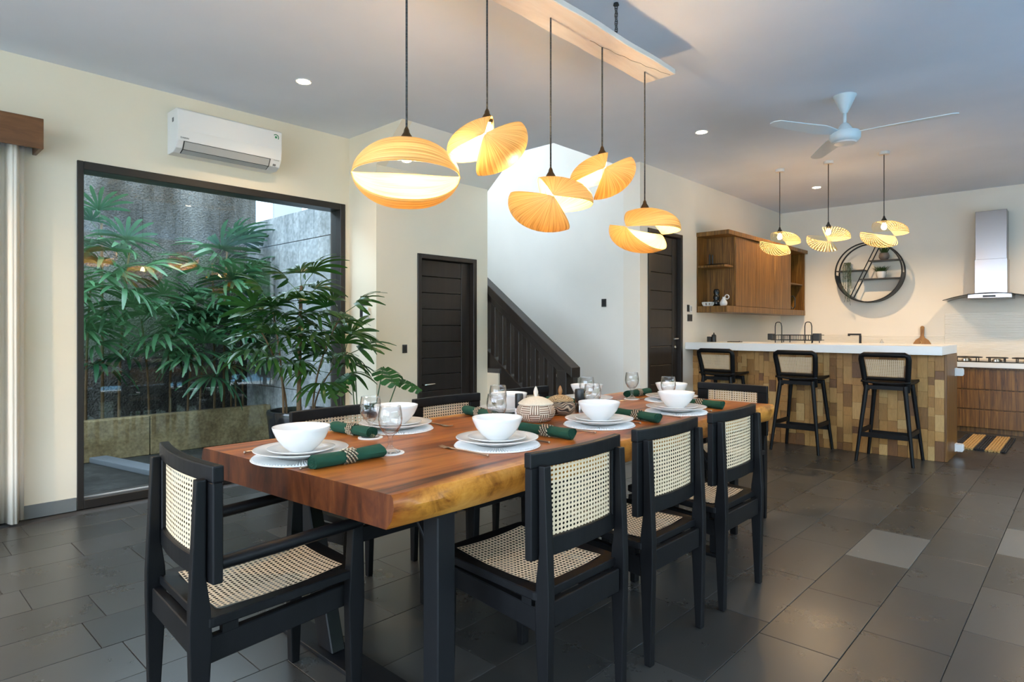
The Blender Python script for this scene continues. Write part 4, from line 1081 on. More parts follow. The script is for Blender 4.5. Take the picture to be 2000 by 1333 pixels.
# napkin rolled through a woven ring (along local x)
def nap_mesh():
    mb = MB(); N = 28; K = 18; vs = []; fs = []
    for i in range(N + 1):
        t = i / N; x = -0.132 + 0.264 * t
        pinch = 1 - 0.16 * math.exp(-((t - 0.5) / 0.09) ** 2) + 0.10 * abs(2 * t - 1) ** 3
        for k in range(K):
            a = 2 * PI * k / K
            r = 0.0235 * pinch * (1 + 0.045 * math.sin(3 * a + 5 * t) + 0.03 * math.sin(7 * a - 9 * t))
            vs.append((x + 0.004 * math.sin(a * 2 + t), r * math.cos(a) * 1.08, 0.0215 + r * math.sin(a) * 0.90))
    for i in range(N):
        for k in range(K):
            k2 = (k + 1) % K; fs.append((i * K + k, i * K + k2, (i + 1) * K + k2, (i + 1) * K + k))
    mb.add(vs, fs)
    # rolled ends: a recessed spiral fold
    for x, s in ((-0.132, -1), (0.132, 1)):
        pts = []
        for q in range(30):
            a = q * 0.55; r = 0.003 + 0.00062 * q
            pts.append((x + s * 0.001 * (1 if q < 24 else 0), r * math.cos(a) * 1.1, 0.0215 + r * math.sin(a) * 0.95))
        mb.tube(pts, 0.0016, 5)
        mb.add([(x - s * 0.004, 0.0235 * 1.1 * math.cos(2 * PI * k / 12), 0.0215 + 0.022 * math.sin(2 * PI * k / 12)) for k in range(12)], [tuple(range(12))])
    return mb.mesh('napkin', M['green'], smooth=True)
nap_me = nap_mesh()
def nring_mesh():
    mb = MB()
    for tw, m in ((1, 0), (-1, 1)):
        for k in range(9):
            pts = []
            for q in range(15):
                t = q / 14; a = 2 * PI * k / 9 + tw * t * 2.2
                pts.append((-0.021 + 0.042 * t, 0.0262 * math.cos(a), 0.0225 + 0.0235 * math.sin(a)))
            mb.tube(pts, 0.0027, 5, m=m)
    return mb.mesh('napkin_ring', [M['ring_light'], M['ring_dark']], smooth=True)
M['ring_light'] = plain('pale_woven_grass', (0.50, 0.40, 0.27), 0.7)
M['ring_dark'] = plain('dark_woven_grass', (0.06, 0.045, 0.03), 0.7)
ring_me = nring_mesh()
def fork_mesh():
    mb = MB()
    mb.tube([(0, -0.125, 0.006), (0, -0.02, 0.006), (0, 0.055, 0.005), (0, 0.065, 0.004)], [0.0036, 0.0030, 0.0026, 0.004], 8)
    mb.lathe([(0, -0.006), (0.005, -0.003), (0.0055, 0), (0.005, 0.003), (0, 0.006)], 10, (0, -0.128, 0.006))
    def hd(u, v):
        y = 0.060 + 0.030 * v; w = 0.006 + 0.0055 * math.sin(min(1, v * 1.3) * PI / 2)
        return ((2 * u - 1) * w, y, 0.0045 - 0.002 * v + 0.002 * (2 * u - 1) ** 2)
    mb.grid(hd, 6, 4)
    for k in range(4):
        x = -0.0095 + 0.0063 * k
        mb.tube([(x, 0.088, 0.0035), (x, 0.110, 0.0045), (x * 0.95, 0.127, 0.0085)], [0.0019, 0.0017, 0.0009], 5)
    return mb.mesh('fork', M['pewter'], smooth=True)
def knife_mesh():
    mb = MB()
    mb.tube([(0, -0.125, 0.006), (0, -0.02, 0.006), (0, 0.0, 0.006)], [0.0038, 0.0032, 0.003], 8)
    mb.lathe([(0, -0.006), (0.005, -0.003), (0.0055, 0), (0.005, 0.003), (0, 0.006)], 10, (0, -0.128, 0.006))
    mb.prism([(-0.004, -0.002), (0.005, -0.002), (0.010, 0.03), (0.010, 0.085), (0.002, 0.115), (-0.005, 0.10)], 'z', 0.005, 0.0066)
    return mb.mesh('knife', M['pewter'], smooth=True)
fork_me, knife_me = fork_mesh(), knife_mesh()

SET = {  # mat x,y ; facing angle of the diner (local +y) ; fork offset ; knife ; napkin (lx,ly,yaw) ; goblet world x,y ; words
 'N': (-2.020, 1.085, 0.0, (-0.205, 0.02), (0.178, 0.03), (0.198, 0.062, 90), (-1.853, 1.340), 'at the near end before the armchair'),
 'R1': (-1.680, 1.715, PI / 2, (-0.178, 0.0), (0.158, 0.0), (0.285, -0.01, 92), (-1.86, 1.895), 'before the nearest right chair'),
 'R2': (-1.685, 2.400, PI / 2, (-0.212, 0.0), (0.150, 0.0), (0.268, -0.04, 80), (-1.845, 2.570), 'before the middle right chair'),
 'R3': (-1.640, 3.050, PI / 2, (-0.19, 0.0), (0.150, 0.0), (0.285, 0.0, 90), (-1.80, 3.255), 'before the farthest right chair'),
 'L1': (-2.280, 1.680, -PI / 2, (-0.20, 0.02), (0.16, 0.0), (0.215, -0.01, 92), (-2.172, 1.472), 'on the window side nearest the palm'),
 'L2': (-2.265, 2.400, -PI / 2, (-0.20, 0.02), (0.16, 0.0), (0.195, -0.02, 78), (-2.135, 2.185), 'on the window side in the middle'),
 'L3': (-2.255, 3.080, -PI / 2, (-0.20, 0.02), (0.16, 0.0), (0.205, 0.0, 90), (-2.125, 2.905), 'on the window side nearest the stairs'),
 'F': (-1.925, 3.520, PI, (-0.20, 0.02), (0.17, 0.0), (0.295, -0.09, 90), (-2.145, 3.415), 'at the far end of the table'),
}
def put(name, me, x, y, z, rz, label, cat, group):
    o = obj(name, me, None, (x, y, z), (0, 0, rz)); return tag(o, label, cat, group)
for key, (mx_, my_, ang, fk, kn, nk, gb, wd) in SET.items():
    c, s = math.cos(ang), math.sin(ang)
    def wp(lx, ly): return mx_ + lx * c - ly * s, my_ + lx * s + ly * c
    put('placemat', mat_me, mx_, my_, ZM, ang, 'round white beaded placemat ' + wd, 'placemat', 'placemats on the dining table')
    put('dinner_plate', plate_me, mx_, my_, ZM + 0.0100, ang, 'large white dinner plate ' + wd, 'plate', 'dinner plates on the dining table')
    put('side_plate', side_me, mx_, my_, ZM + 0.0185, ang, 'smaller white plate under the bowl ' + wd, 'plate', 'side plates on the dining table')
    put('bowl', bowl_me, mx_, my_, ZM + 0.0240, ang, 'white ceramic bowl ' + wd, 'bowl', 'white bowls on the dining table')
    x, y = wp(*fk); put('fork', fork_me, x, y, ZM, ang, 'slim antique metal fork ' + wd, 'fork', 'forks on the dining table')
    x, y = wp(*kn); put('knife', knife_me, x, y, ZM, ang, 'slim antique metal knife ' + wd, 'knife', 'knives on the dining table')
    x, y = wp(nk[0], nk[1])
    n_ = put('napkin', nap_me, x, y, ZM + 0.0015, ang + math.radians(nk[2]), 'rolled dark green napkin in a woven ring ' + wd, 'napkin', 'rolled napkins on the dining table')
    obj('napkin_ring', ring_me, n_)
    put('coaster', coaster_me, gb[0], gb[1], ZM, 0, 'small round white coaster under the goblet ' + wd, 'coaster', 'coasters on the dining table')
    put('goblet', gob_me, gb[0], gb[1], ZM + 0.0046, 0, 'clear short stemmed glass goblet ' + wd, 'goblet', 'goblets on the dining table')

# carved lidded jars
def carved(name, dark, light, scale, mode):
    m, nt, b = _mat(name)
    tc = nt.nodes.new('ShaderNodeTexCoord')
    sx = nt.nodes.new('ShaderNodeSeparateXYZ'); nt.links.new(tc.outputs['Object'], sx.inputs[0])
    at = nt.nodes.new('ShaderNodeMath'); at.operation = 'ARCTAN2'; nt.links.new(sx.outputs[1], at.inputs[0]); nt.links.new(sx.outputs[0], at.inputs[1])
    cb_ = nt.nodes.new('ShaderNodeCombineXYZ')
    m1 = nt.nodes.new('ShaderNodeMath'); m1.operation = 'MULTIPLY'; m1.inputs[1].default_value = scale[0]; nt.links.new(at.outputs[0], m1.inputs[0])
    m2 = nt.nodes.new('ShaderNodeMath'); m2.operation = 'MULTIPLY'; m2.inputs[1].default_value = scale[1]; nt.links.new(sx.outputs[2], m2.inputs[0])
    nt.links.new(m1.outputs[0], cb_.inputs[0]); nt.links.new(m2.outputs[0], cb_.inputs[1])
    if mode == 'weave':      # basket blocks: upright and level grooves in a chequer
        ck_ = nt.nodes.new('ShaderNodeTexChecker'); ck_.inputs['Scale'].default_value = 1.0; nt.links.new(cb_.outputs[0], ck_.inputs['Vector'])
        w1 = nt.nodes.new('ShaderNodeTexWave'); w1.bands_direction = 'X'; w1.inputs['Scale'].default_value = 1.35; nt.links.new(cb_.outputs[0], w1.inputs['Vector'])
        w2 = nt.nodes.new('ShaderNodeTexWave'); w2.bands_direction = 'Y'; w2.inputs['Scale'].default_value = 1.35; nt.links.new(cb_.outputs[0], w2.inputs['Vector'])
        mx = nt.nodes.new('ShaderNodeMix'); mx.data_type = 'FLOAT'; nt.links.new(ck_.outputs['Fac'], mx.inputs[0]); nt.links.new(w1.outputs['Fac'], mx.inputs[2]); nt.links.new(w2.outputs['Fac'], mx.inputs[3])
        fac = mx.outputs[0]
    else:
        w1 = nt.nodes.new('ShaderNodeTexWave'); w1.wave_type = 'RINGS'; w1.inputs['Scale'].default_value = 0.55; w1.inputs['Distortion'].default_value = 14; w1.inputs['Detail'].default_value = 0; w1.inputs['Detail Scale'].default_value = 0.9
        nt.links.new(cb_.outputs[0], w1.inputs['Vector']); fac = w1.outputs['Fac']
    r = ramp(nt, fac, [(0.40, dark), (0.58, light)])
    nt.links.new(r.outputs['Color'], b.inputs['Base Color']); b.inputs['Roughness'].default_value = 0.65
    bp = nt.nodes.new('ShaderNodeBump'); bp.inputs['Strength'].default_value = 0.7; bp.inputs['Distance'].default_value = 0.003
    nt.links.new(fac, bp.inputs['Height']); nt.links.new(bp.outputs['Normal'], b.inputs['Normal'])
    return m
M['carve_a'] = carved('carved_pale_clay', (0.20, 0.11, 0.065), (0.74, 0.62, 0.48), (1.9, 24), 'weave')
M['carve_b'] = carved('carved_dark_clay', (0.055, 0.038, 0.03), (0.46, 0.36, 0.25), (3.0, 50), 'swirl')
M['lid_a'] = plain('pale_carved_lid', (0.74, 0.65, 0.50), 0.6, bump=0.9, bscale=120)
M['lid_b'] = carved('speckled_lid', (0.22, 0.13, 0.06), (0.52, 0.38, 0.20), (5, 90), 'swirl')
M['knob_a'] = plain('pale_wood_knob', (0.70, 0.60, 0.50), 0.45)
M['knob_b'] = plain('brown_wood_knob', (0.30, 0.13, 0.04), 0.4)
def jar(x, y, R, H, lab, mats, kn):
    t = thing('lidded_jar', lab, 'jar', (x, y, ZM), 0.4, 'carved jars in the middle of the table')
    MB().lathe([(0, 0), (R * 0.62, 0), (R * 0.72, H * 0.05), (R * 0.93, H * 0.28), (R, H * 0.55), (R * 0.95, H * 0.80), (R * 0.84, H * 0.97), (R * 0.80, H), (0, H)], 48).build('body', mats[0], t, smooth=True)
    MB().lathe([(R * 0.84, H * 0.99), (R * 0.90, H * 1.01), (R * 0.89, H * 1.06), (R * 0.68, H * 1.24), (R * 0.38, H * 1.38), (R * 0.16, H * 1.43), (0, H * 1.44)], 48).build('lid', mats[1], t, smooth=True)
    z = H * 1.43
    MB().lathe([(0.008, z - 0.003), (0.008, z + 0.004), (0.0115, z + 0.013), (0.0115, z + 0.024), (0.006, z + 0.042), (0, z + 0.050)], 20).build('knob', kn, t, smooth=True)
jar(-1.985, 2.295, 0.096, 0.084, 'pale carved clay jar with pointed lid knob', (M['carve_a'], M['lid_a']), M['knob_a'])
jar(-2.045, 2.560, 0.080, 0.072, 'smaller dark patterned jar with brown lid knob', (M['carve_b'], M['lid_b']), M['knob_b'])
def mill(x, y, r, lab, bot):
    t = thing('pepper_mill', lab, 'mill', (x, y, ZM))
    MB().lathe([(0, 0), (r, 0), (r, 0.048), (r * 0.92, 0.052)], 24).build('base', bot, t, smooth=True)
    MB().lathe([(r * 0.92, 0.052), (r, 0.056), (r, 0.118), (r * 0.9, 0.125), (0, 0.127)], 24).build('cap', M['plastic_black'], t, smooth=True)
mill(-2.10, 2.30, 0.021, 'small mill with black top and white base beside the pale jar', M['plastic_white'])
mill(-2.02, 2.70, 0.029, 'black topped grey mill beside the dark jar', M['steel'])

# ================================================================== palms
def palm_leaf_mesh(name, mat, n=8, L=0.26, w=0.020, spread=150, pet=0.16, seed=1):
    r = random.Random(seed); mb = MB()
    mb.tube([(0, 0, 0), (pet * 0.5, 0, 0.012), (pet, 0, 0.0)], 0.0026, 5, m=1)
    for k in range(n):
        a = math.radians(-spread / 2 + spread * k / (n - 1) + r.uniform(-5, 5))
        ln = L * (0.78 + 0.22 * math.cos(a * 0.8)) * r.uniform(0.88, 1.06)
        droop = r.uniform(0.25, 0.55)
        ca, sa = math.cos(a), math.sin(a)
        prev = None; vs = []; fs = []
        S = 6
        for i in range(S + 1):
            t = i / S
            ww = w * (0.22 + 1.5 * t * (1 - t) ** 0.7 * 1.35) if t < 0.98 else w * 0.25
            d = ln * t; z = 0.06 * t * (1 - t) * 1.0 - droop * ln * t * t
            d *= (1 - 0.12 * t)
            for sx, dz in ((-1, 0.004), (0, 0.0), (1, 0.004)):
                vs.append((pet + ca * d - sa * sx * ww, sa * d + ca * sx * ww, z + dz))
        for i in range(S):
            b = i * 3
            fs += [(b, b + 1, b + 4, b + 3), (b + 1, b + 2, b + 5, b + 4)]
        mb.add(vs, fs)
    return mb.mesh(name, [mat, M['stem_green']], smooth='all')
leaf_in = [palm_leaf_mesh('leaf', M['leaf_in'], 8, 0.25, 0.019, 165, 0.17, s) for s in (1, 2, 3)]
leaf_out = [palm_leaf_mesh('leaf', M['leaf_out'], 10, 0.34, 0.018, 175, 0.16, s) for s in (4, 5, 6)]
def palm(t, stems, leaves, per, seed, zsoil, mat=None, top=0.35, scale=(0.8, 1.15), arc=None):
    r = random.Random(seed)
    for (dx, dy, h, lx, ly, rad) in stems:
        def P(f): return Vector((dx + lx * f * f, dy + ly * f * f, zsoil + (h - zsoil) * f))
        MB().tube([P(i / 8) for i in range(9)], [rad * (1.0 - 0.35 * i / 8) for i in range(9)], 8).build('stem', M['stem'], t, smooth=True)
        az = r.random() * 6
        for k in range(per):
            f = 1 - top * (1 - (k + 0.5) / per) ** 1.0 if per > 1 else 1.0
            az += 2.399
            aq = az if arc is None else arc * math.sin(az * 1.7)
            p = P(f); o = obj('leaf', r.choice(leaves), t)
            el = math.radians(-8 + 70 * (f - (1 - top)) / top + r.uniform(-12, 12))
            sc = r.uniform(*scale)
            o.matrix_local = Matrix.Translation(p) @ Matrix.Rotation(aq, 4, 'Z') @ Matrix.Rotation(-el, 4, 'Y') @ Matrix.Rotation(r.uniform(-0.3, 0.3), 4, 'X') @ Matrix.Scale(sc, 4)
pp = thing('potted_palm', 'tall lady palm in a glossy black pot beside the garden window', 'potted plant', (-4.30, 2.29, 0))
MB().lathe([(0, 0.0), (0.150, 0), (0.162, 0.02), (0.222, 0.55), (0.226, 0.59), (0.222, 0.60), (0.198, 0.60), (0.194, 0.57), (0.190, 0.53), (0, 0.53)], 48).build('pot', M['black_glaze'], pp, smooth=True)
MB().lathe([(0, 0.552), (0.10, 0.550), (0.188, 0.545), (0.188, 0.535)], 32).build('pebbles', M['pebbles'], pp, smooth=True)
palm(pp, [(0.0, 0.0, 1.52, -0.02, 0.03, 0.019), (-0.07, -0.06, 1.20, -0.10, -0.16, 0.009), (-0.06, -0.09, 1.34, -0.05, -0.06, 0.009), (0.07, 0.07, 1.30, 0.10, 0.18, 0.008), (0.05, 0.09, 1.02, 0.05, 0.26, 0.007)], leaf_in, 11, 3, 0.54, top=0.42)
GP = [(-7.12, 1.72, 5, 'garden palm at the left edge of the window with tall arching leaves', [(0, 0, 2.25, 0.05, -0.02, 0.016), (0.08, 0.12, 1.95, 0.15, 0.05, 0.014), (0.0, -0.14, 1.68, 0.2, 0.0, 0.013)], 7),
      (-7.08, 2.32, 6, 'low bushy garden palm behind the middle of the window', [(0, 0, 1.45, 0.05, 0.0, 0.014), (0.04, 0.16, 1.32, 0.1, 0.1, 0.012), (0.0, -0.20, 1.30, 0.1, -0.1, 0.012)], 7),
      (-7.10, 2.88, 7, 'tall garden palm against the rough wall near the block wall', [(0, 0, 2.15, 0.05, 0.02, 0.015), (0.05, -0.12, 1.90, 0.15, -0.08, 0.014), (0.05, 0.06, 1.68, 0.16, 0.0, 0.012)], 7),
      (-6.97, 2.56, 8, 'drooping pale leaved garden palm just above the planter wall', [(0.05, 0, 0.98, 0.12, 0.0, 0.012)], 5),
      (-7.00, 3.05, 9, 'slender garden palm in the corner of the garden court', [(0, 0, 1.30, 0.06, -0.06, 0.012), (0.05, -0.1, 1.1, 0.05, -0.05, 0.011)], 4),
      (-7.08, 1.25, 10, 'dark garden palm low behind the left window frame', [(0, 0, 1.40, 0.08, 0.05, 0.013), (0.03, 0.2, 1.15, 0.05, 0.05, 0.012)], 5)]
for x, y, sd, lab, stems, per in GP:
    t = thing('garden_palm', lab, 'palm', (x, y, 0.285), 0, 'palms in the garden court')
    palm(t, [(a, b, h - 0.285, lx, ly, rad) for a, b, h, lx, ly, rad in stems], leaf_out, per, sd, 0.0, scale=(1.05, 1.5), top=0.40, arc=1.35)
# monstera beside the low door
ms = thing('monstera', 'small monstera with split leaves standing behind the window side chairs', 'potted plant', (-4.20, 2.98 - 0.22, 0))
MB().lathe([(0, 0), (0.10, 0), (0.13, 0.24), (0.125, 0.25), (0.115, 0.245), (0.11, 0.22), (0, 0.22)], 32).build('pot', M['black_glaze'], ms, smooth=True)
def monstera_leaf():
    mb = MB(); n = 44
    L, Wd = 0.20, 0.11
    def rim(a):
        x = L * (0.5 - 0.5 * math.cos(a)); y = Wd * math.sin(a) * (1.15 - 0.5 * (x / L))
        return x, y
    c = [(L * 0.1 + L * 0.8 * i / 10, 0, 0.012 * math.sin(PI * i / 10)) for i in range(11)]
    for sgn in (-1, 1):
        for k in range(5):
            a0 = 0.35 + k * 0.52; a1 = a0 + 0.40
            p0, p1, pm = rim(a0), rim(a1), rim((a0 + a1) / 2)
            xi0 = 0.02 + k * 0.036; xi1 = xi0 + 0.034
            dr = -0.02
            mb.add([(xi0, 0, 0), (xi1, 0, 0), (p1[0] * 0.98 + 0.0, sgn * p1[1], dr), (pm[0], sgn * pm[1] * 1.03, dr * 1.2), (p0[0], sgn * p0[1], dr),
                    ((xi0 + p0[0]) / 2, sgn * p0[1] * 0.55, 0.008), ((xi1 + p1[0]) / 2, sgn * p1[1] * 0.55, 0.008)],
                   [(0, 1, 6, 5), (5, 6, 2, 3, 4)])
    mb.tube([(-0.0, 0, -0.001), (0.19, 0, -0.002)], 0.0025, 5)
    return mb.mesh('leaf', M['leaf_monstera'], smooth=True)
mleaf = monstera_leaf()
for i, (dx, dy, h, az, el, sc) in enumerate([(0.02, -0.10, 0.86, -1.5, -0.55, 1.05), (0.10, 0.14, 0.90, -0.1, -0.6, 1.25), (-0.05, -0.02, 0.84, -2.2, -0.4, 0.9), (0.16, 0.24, 0.80, 0.5, -0.45, 1.1), (0.0, -0.20, 0.80, -0.9, -0.7, 0.9)]):
    MB().tube([(dx * 0.2, dy * 0.2, 0.22), (dx * 0.6, dy * 0.6, h * 0.6), (dx, dy, h)], 0.005, 6).build('stem', M['stem_green'], ms, smooth=True)
    o = obj('leaf', mleaf, ms); o.matrix_local = Matrix.Translation((dx, dy, h)) @ Matrix.Rotation(az, 4, 'Z') @ Matrix.Rotation(-el, 4, 'Y') @ Matrix.Scale(sc, 4)

# ================================================================== round wall shelf with plants
rs = thing('round_shelf', 'round black wall shelf with slanting bars and three ledges', 'shelf', (-2.20, YK, 1.955))
R_ = 0.405; DEP = 0.20
def hoop(r0, r1, y0, y1, n=72):
    mb = MB(); vs = []; fs = []
    for i in range(n):
        a = 2 * PI * i / n; c, s = math.cos(a), math.sin(a)
        vs += [(r0 * c, y0, r0 * s), (r1 * c, y0, r1 * s), (r1 * c, y1, r1 * s), (r0 * c, y1, r0 * s)]
    for i in range(n):
        a = i * 4; b = ((i + 1) % n) * 4
        for q in range(4): fs.append((a + q, a + (q + 1) % 4, b + (q + 1) % 4, b + q))
    return mb.add(vs, fs)
hoop(R_ - 0.016, R_, -DEP, -DEP + 0.016).build('front_hoop', M['steel_black'], rs, smooth=True)
hoop(R_ - 0.016, R_, -0.018, -0.002).build('back_hoop', M['steel_black'], rs, smooth=True)
# curved tray along the lower half joins the two hoops
mb = MB(); n = 40; vs = []; fs = []
for i in range(n + 1):
    a = PI + 0.05 + (PI - 0.1) * i / n; c, s = math.cos(a), math.sin(a)
    vs += [((R_ - 0.014) * c, -DEP + 0.01, (R_ - 0.014) * s), ((R_ - 0.002) * c, -DEP + 0.01, (R_ - 0.002) * s), ((R_ - 0.002) * c, -0.01, (R_ - 0.002) * s), ((R_ - 0.014) * c, -0.01, (R_ - 0.014) * s)]
for i in range(n):
    a = i * 4; b = a + 4
    for q in range(4): fs.append((a + q, a + (q + 1) % 4, b + (q + 1) % 4, b + q))
fs += [(0, 1, 2, 3), (n * 4 + 3, n * 4 + 2, n * 4 + 1, n * 4)]
mb.add(vs, fs).build('tray', M['steel_black'], rs, smooth=True)
for yy in (-DEP + 0.008, -0.012):
    MB().tube([(0.115, yy, 0.385), (-0.215, yy, -0.335)], 0.007, 8).build('slanting_bar', M['steel_black'], rs, smooth=True)
def xbar(z): return 0.115 + (z - 0.385) * (0.33 / 0.72)
for z, x0, x1 in ((0.04, -math.sqrt(R_**2 - 0.04**2) + 0.012, xbar(0.04)), (0.155, xbar(0.155), math.sqrt(R_**2 - 0.155**2) - 0.012), (-0.085, xbar(-0.085), math.sqrt(R_**2 - 0.085**2) - 0.012)):
    MB().box(x0, x1, -DEP + 0.004, -0.004, z - 0.012, z).build('ledge', M['brown_black'], rs, bevel=0.002, seg=1)
def tuft(t, mat, n, h, spread, z0, seed):
    r = random.Random(seed); mb = MB()
    for i in range(n):
        a = r.random() * 2 * PI; q = r.random() * spread; hh = h * r.uniform(0.6, 1.1)
        p0 = Vector((r.uniform(-1, 1) * spread * 0.35, r.uniform(-1, 1) * spread * 0.35, z0)); d = Vector((math.cos(a) * q, math.sin(a) * q, hh)); sd = Vector((-math.sin(a), math.cos(a), 0)) * 0.003
        m_ = p0 + d * 0.55 + Vector((0, 0, hh * 0.12)); e = p0 + d
        mb.add([p0 - sd, p0 + sd, m_ + sd, m_ - sd, e], [(0, 1, 2, 3), (3, 2, 4)])
    o = mb.build('foliage', mat, t); o['kind'] = 'stuff'
M['leaf_small'] = plain('small_leaf', (0.035, 0.085, 0.020), 0.6)
M['leaf_grey'] = plain('grey_green_leaf', (0.075, 0.105, 0.062), 0.6)
M['pot_brown'] = plain('mottled_pot', (0.17, 0.14, 0.12), 0.4, bump=0.2, bscale=50)
t = thing('grass_pot', 'grey brown round pot of grass on the upper ledge of the round shelf', 'potted plant', (-2.20 + 0.175, YK - 0.105, 1.955 + 0.155))
MB().lathe([(0, 0), (0.035, 0), (0.06, 0.03), (0.064, 0.06), (0.054, 0.088), (0.056, 0.095), (0.046, 0.095), (0.044, 0.08), (0, 0.08)], 28).build('pot', M['pot_brown'], t, smooth=True)
tuft(t, M['leaf_small'], 120, 0.11, 0.09, 0.08, 3)
t = thing('fern_pot', 'white pot of short green leaves on the lower ledge of the round shelf', 'potted plant', (-2.20 + 0.14, YK - 0.105, 1.955 - 0.085))
MB().lathe([(0, 0), (0.045, 0), (0.060, 0.04), (0.068, 0.09), (0.062, 0.09), (0.056, 0.075), (0, 0.075)], 28).build('pot', M['ceramic'], t, smooth=True)
tuft(t, M['leaf_small'], 170, 0.085, 0.13, 0.075, 4)
t = thing('trailing_plant', 'grey green trailing plant hanging from the left ledge of the round shelf', 'potted plant', (-2.20 - 0.245, YK - 0.115, 1.955 + 0.04))
MB().lathe([(0, 0), (0.040, 0), (0.048, 0.085), (0.043, 0.085), (0.040, 0.07), (0, 0.07)], 24).build('pot', M['ceramic'], t, smooth=True)
r = random.Random(5); mb = MB()
for i in range(26):
    a = r.uniform(-2.6, -0.5); L_s = r.uniform(0.12, 0.36) if i % 4 else r.uniform(0.40, 0.52); ox = math.cos(a) * 0.055 + r.uniform(-0.015, 0.015); oy = -0.075 - r.uniform(0.012, 0.03)
    pts = [Vector((ox * 0.3, oy * 0.3, 0.08)), Vector((ox * 0.8, oy * 0.9, 0.105)), Vector((ox, oy, 0.06))]
    z = 0.06
    while z > 0.06 - L_s:
        z -= 0.045; pts.append(Vector((ox + r.uniform(-0.008, 0.008), oy + r.uniform(-0.006, 0.006), z)))
    mb.tube(pts, 0.0016, 4)
    for j in range(1, len(pts)):
        for q in range(3):
            p = pts[j - 1].lerp(pts[j], q / 3); u = r.uniform(0, 6.28); d = Vector((math.cos(u) * 0.011, math.sin(u) * 0.008, -0.012)); sd = Vector((-math.sin(u), math.cos(u), 0.2)) * 0.004
            mb.add([p, p + d * 0.5 + sd, p + d, p + d * 0.5 - sd], [(0, 1, 2, 3)])
o = mb.build('foliage', M['leaf_grey'], t); o['kind'] = 'stuff'

# ================================================================== things on the wall cabinet shelves
sx0, sz1, sz0 = XK + 0.002, 1.39 + 0.545, 1.39 + 0.072
t = thing('serving_tray', 'flat black oval tray on the upper end shelf of the wall cabinet', 'tray', (sx0 + 0.19, 6.92, sz1))
MB().lathe([(0, 0), (0.085, 0), (0.10, 0.012), (0.097, 0.013), (0.083, 0.004), (0, 0.004)], 32).xf(Matrix.Scale(1.35, 4, (1, 0, 0))).build('dish', M['plastic_black'], t, smooth=True)
for i, (dx, h) in enumerate(((0.065, 0.145), (0.105, 0.135))):
    t = thing('candle_holder', ('taller' if i == 0 else 'shorter') + ' slim black candle holder on the upper end shelf', 'candle holder', (sx0 + dx, 7.015 - i * 0.01, sz1))
    MB().lathe([(0, 0), (0.016, 0), (0.016, 0.008), (0.009, 0.014), (0.009, h - 0.01), (0.012, h), (0, h)], 16).build('stand', M['plastic_black'], t, smooth=True)
    MB().lathe([(0.004, h), (0.004, h + 0.006), (0, h + 0.007)], 8).build('pin', M['plastic_black'], t)
t = thing('bubble_vase', 'glossy black vase of stacked bulbs on the lower end shelf', 'vase', (sx0 + 0.165, 6.98, sz0))
MB().lathe([(0, 0), (0.036, 0.0), (0.047, 0.025), (0.046, 0.055), (0.030, 0.078), (0.038, 0.095), (0.036, 0.122), (0.026, 0.136), (0.034, 0.155), (0.034, 0.182), (0.024, 0.196), (0.022, 0.20), (0, 0.185)], 32).build('body', M['black_glaze'], t, smooth='all')
MB().lathe([(0.0235, 0.196), (0.026, 0.200), (0.022, 0.203)], 24).build('lip', M['black_glaze'], t, smooth=True)
t = thing('ring_handle_vase', 'small white jug vase with a ring handle on the lower end shelf', 'vase', (sx0 + 0.275, 6.93, sz0))
MB().lathe([(0, 0), (0.030, 0), (0.042, 0.022), (0.042, 0.045), (0.026, 0.072), (0.015, 0.088), (0.014, 0.100), (0.018, 0.106), (0.012, 0.104), (0, 0.09)], 28).build('body', M['ceramic'], t, smooth='all')
MB().tube([(0.016 + 0.024 + 0.024 * math.cos(2*PI*k/20), 0, 0.105 + 0.024 * math.sin(2*PI*k/20)) for k in range(20)], 0.006, 8, closed=True).build('ring_handle', M['ceramic'], t, smooth='all')
t = thing('pierced_bowl', 'low white pierced bowl on the lower end shelf', 'bowl', (sx0 + 0.105, 6.885, sz0))
mb = MB().lathe([(0, 0), (0.042, 0), (0.045, 0.006), (0.042, 0.008), (0, 0.008)], 30)
mb.tube([(0.066 * math.cos(2*PI*k/30), 0.066 * math.sin(2*PI*k/30), 0.044) for k in range(30)], 0.005, 6, closed=True)
for k in range(10):
    a = 2 * PI * k / 10
    mb.tube([(0.045 * math.cos(a), 0.045 * math.sin(a), 0.006), (0.060 * math.cos(a), 0.060 * math.sin(a), 0.022), (0.066 * math.cos(a), 0.066 * math.sin(a), 0.044)], 0.0075, 6)
mb.build('body', M['ceramic'], t, smooth=True)
t = thing('water_jug', 'grey glass jug with black handle in the far open shelf of the cabinet', 'jug', (sx0 + 0.21, 9.08, sz0))
MB().lathe([(0, 0), (0.075, 0), (0.080, 0.01), (0.078, 0.19), (0.082, 0.21), (0.074, 0.21), (0.072, 0.012), (0, 0.01)], 28).build('body', M['hood_glass'], t, smooth=True)
MB().tube([(0.085, 0.0, 0.04), (0.115, 0, 0.015), (0.135, 0, 0.05), (0.135, 0, 0.16), (0.115, 0, 0.195), (0.085, 0, 0.19)], 0.009, 8).build('handle', M['plastic_black'], t, smooth=True)

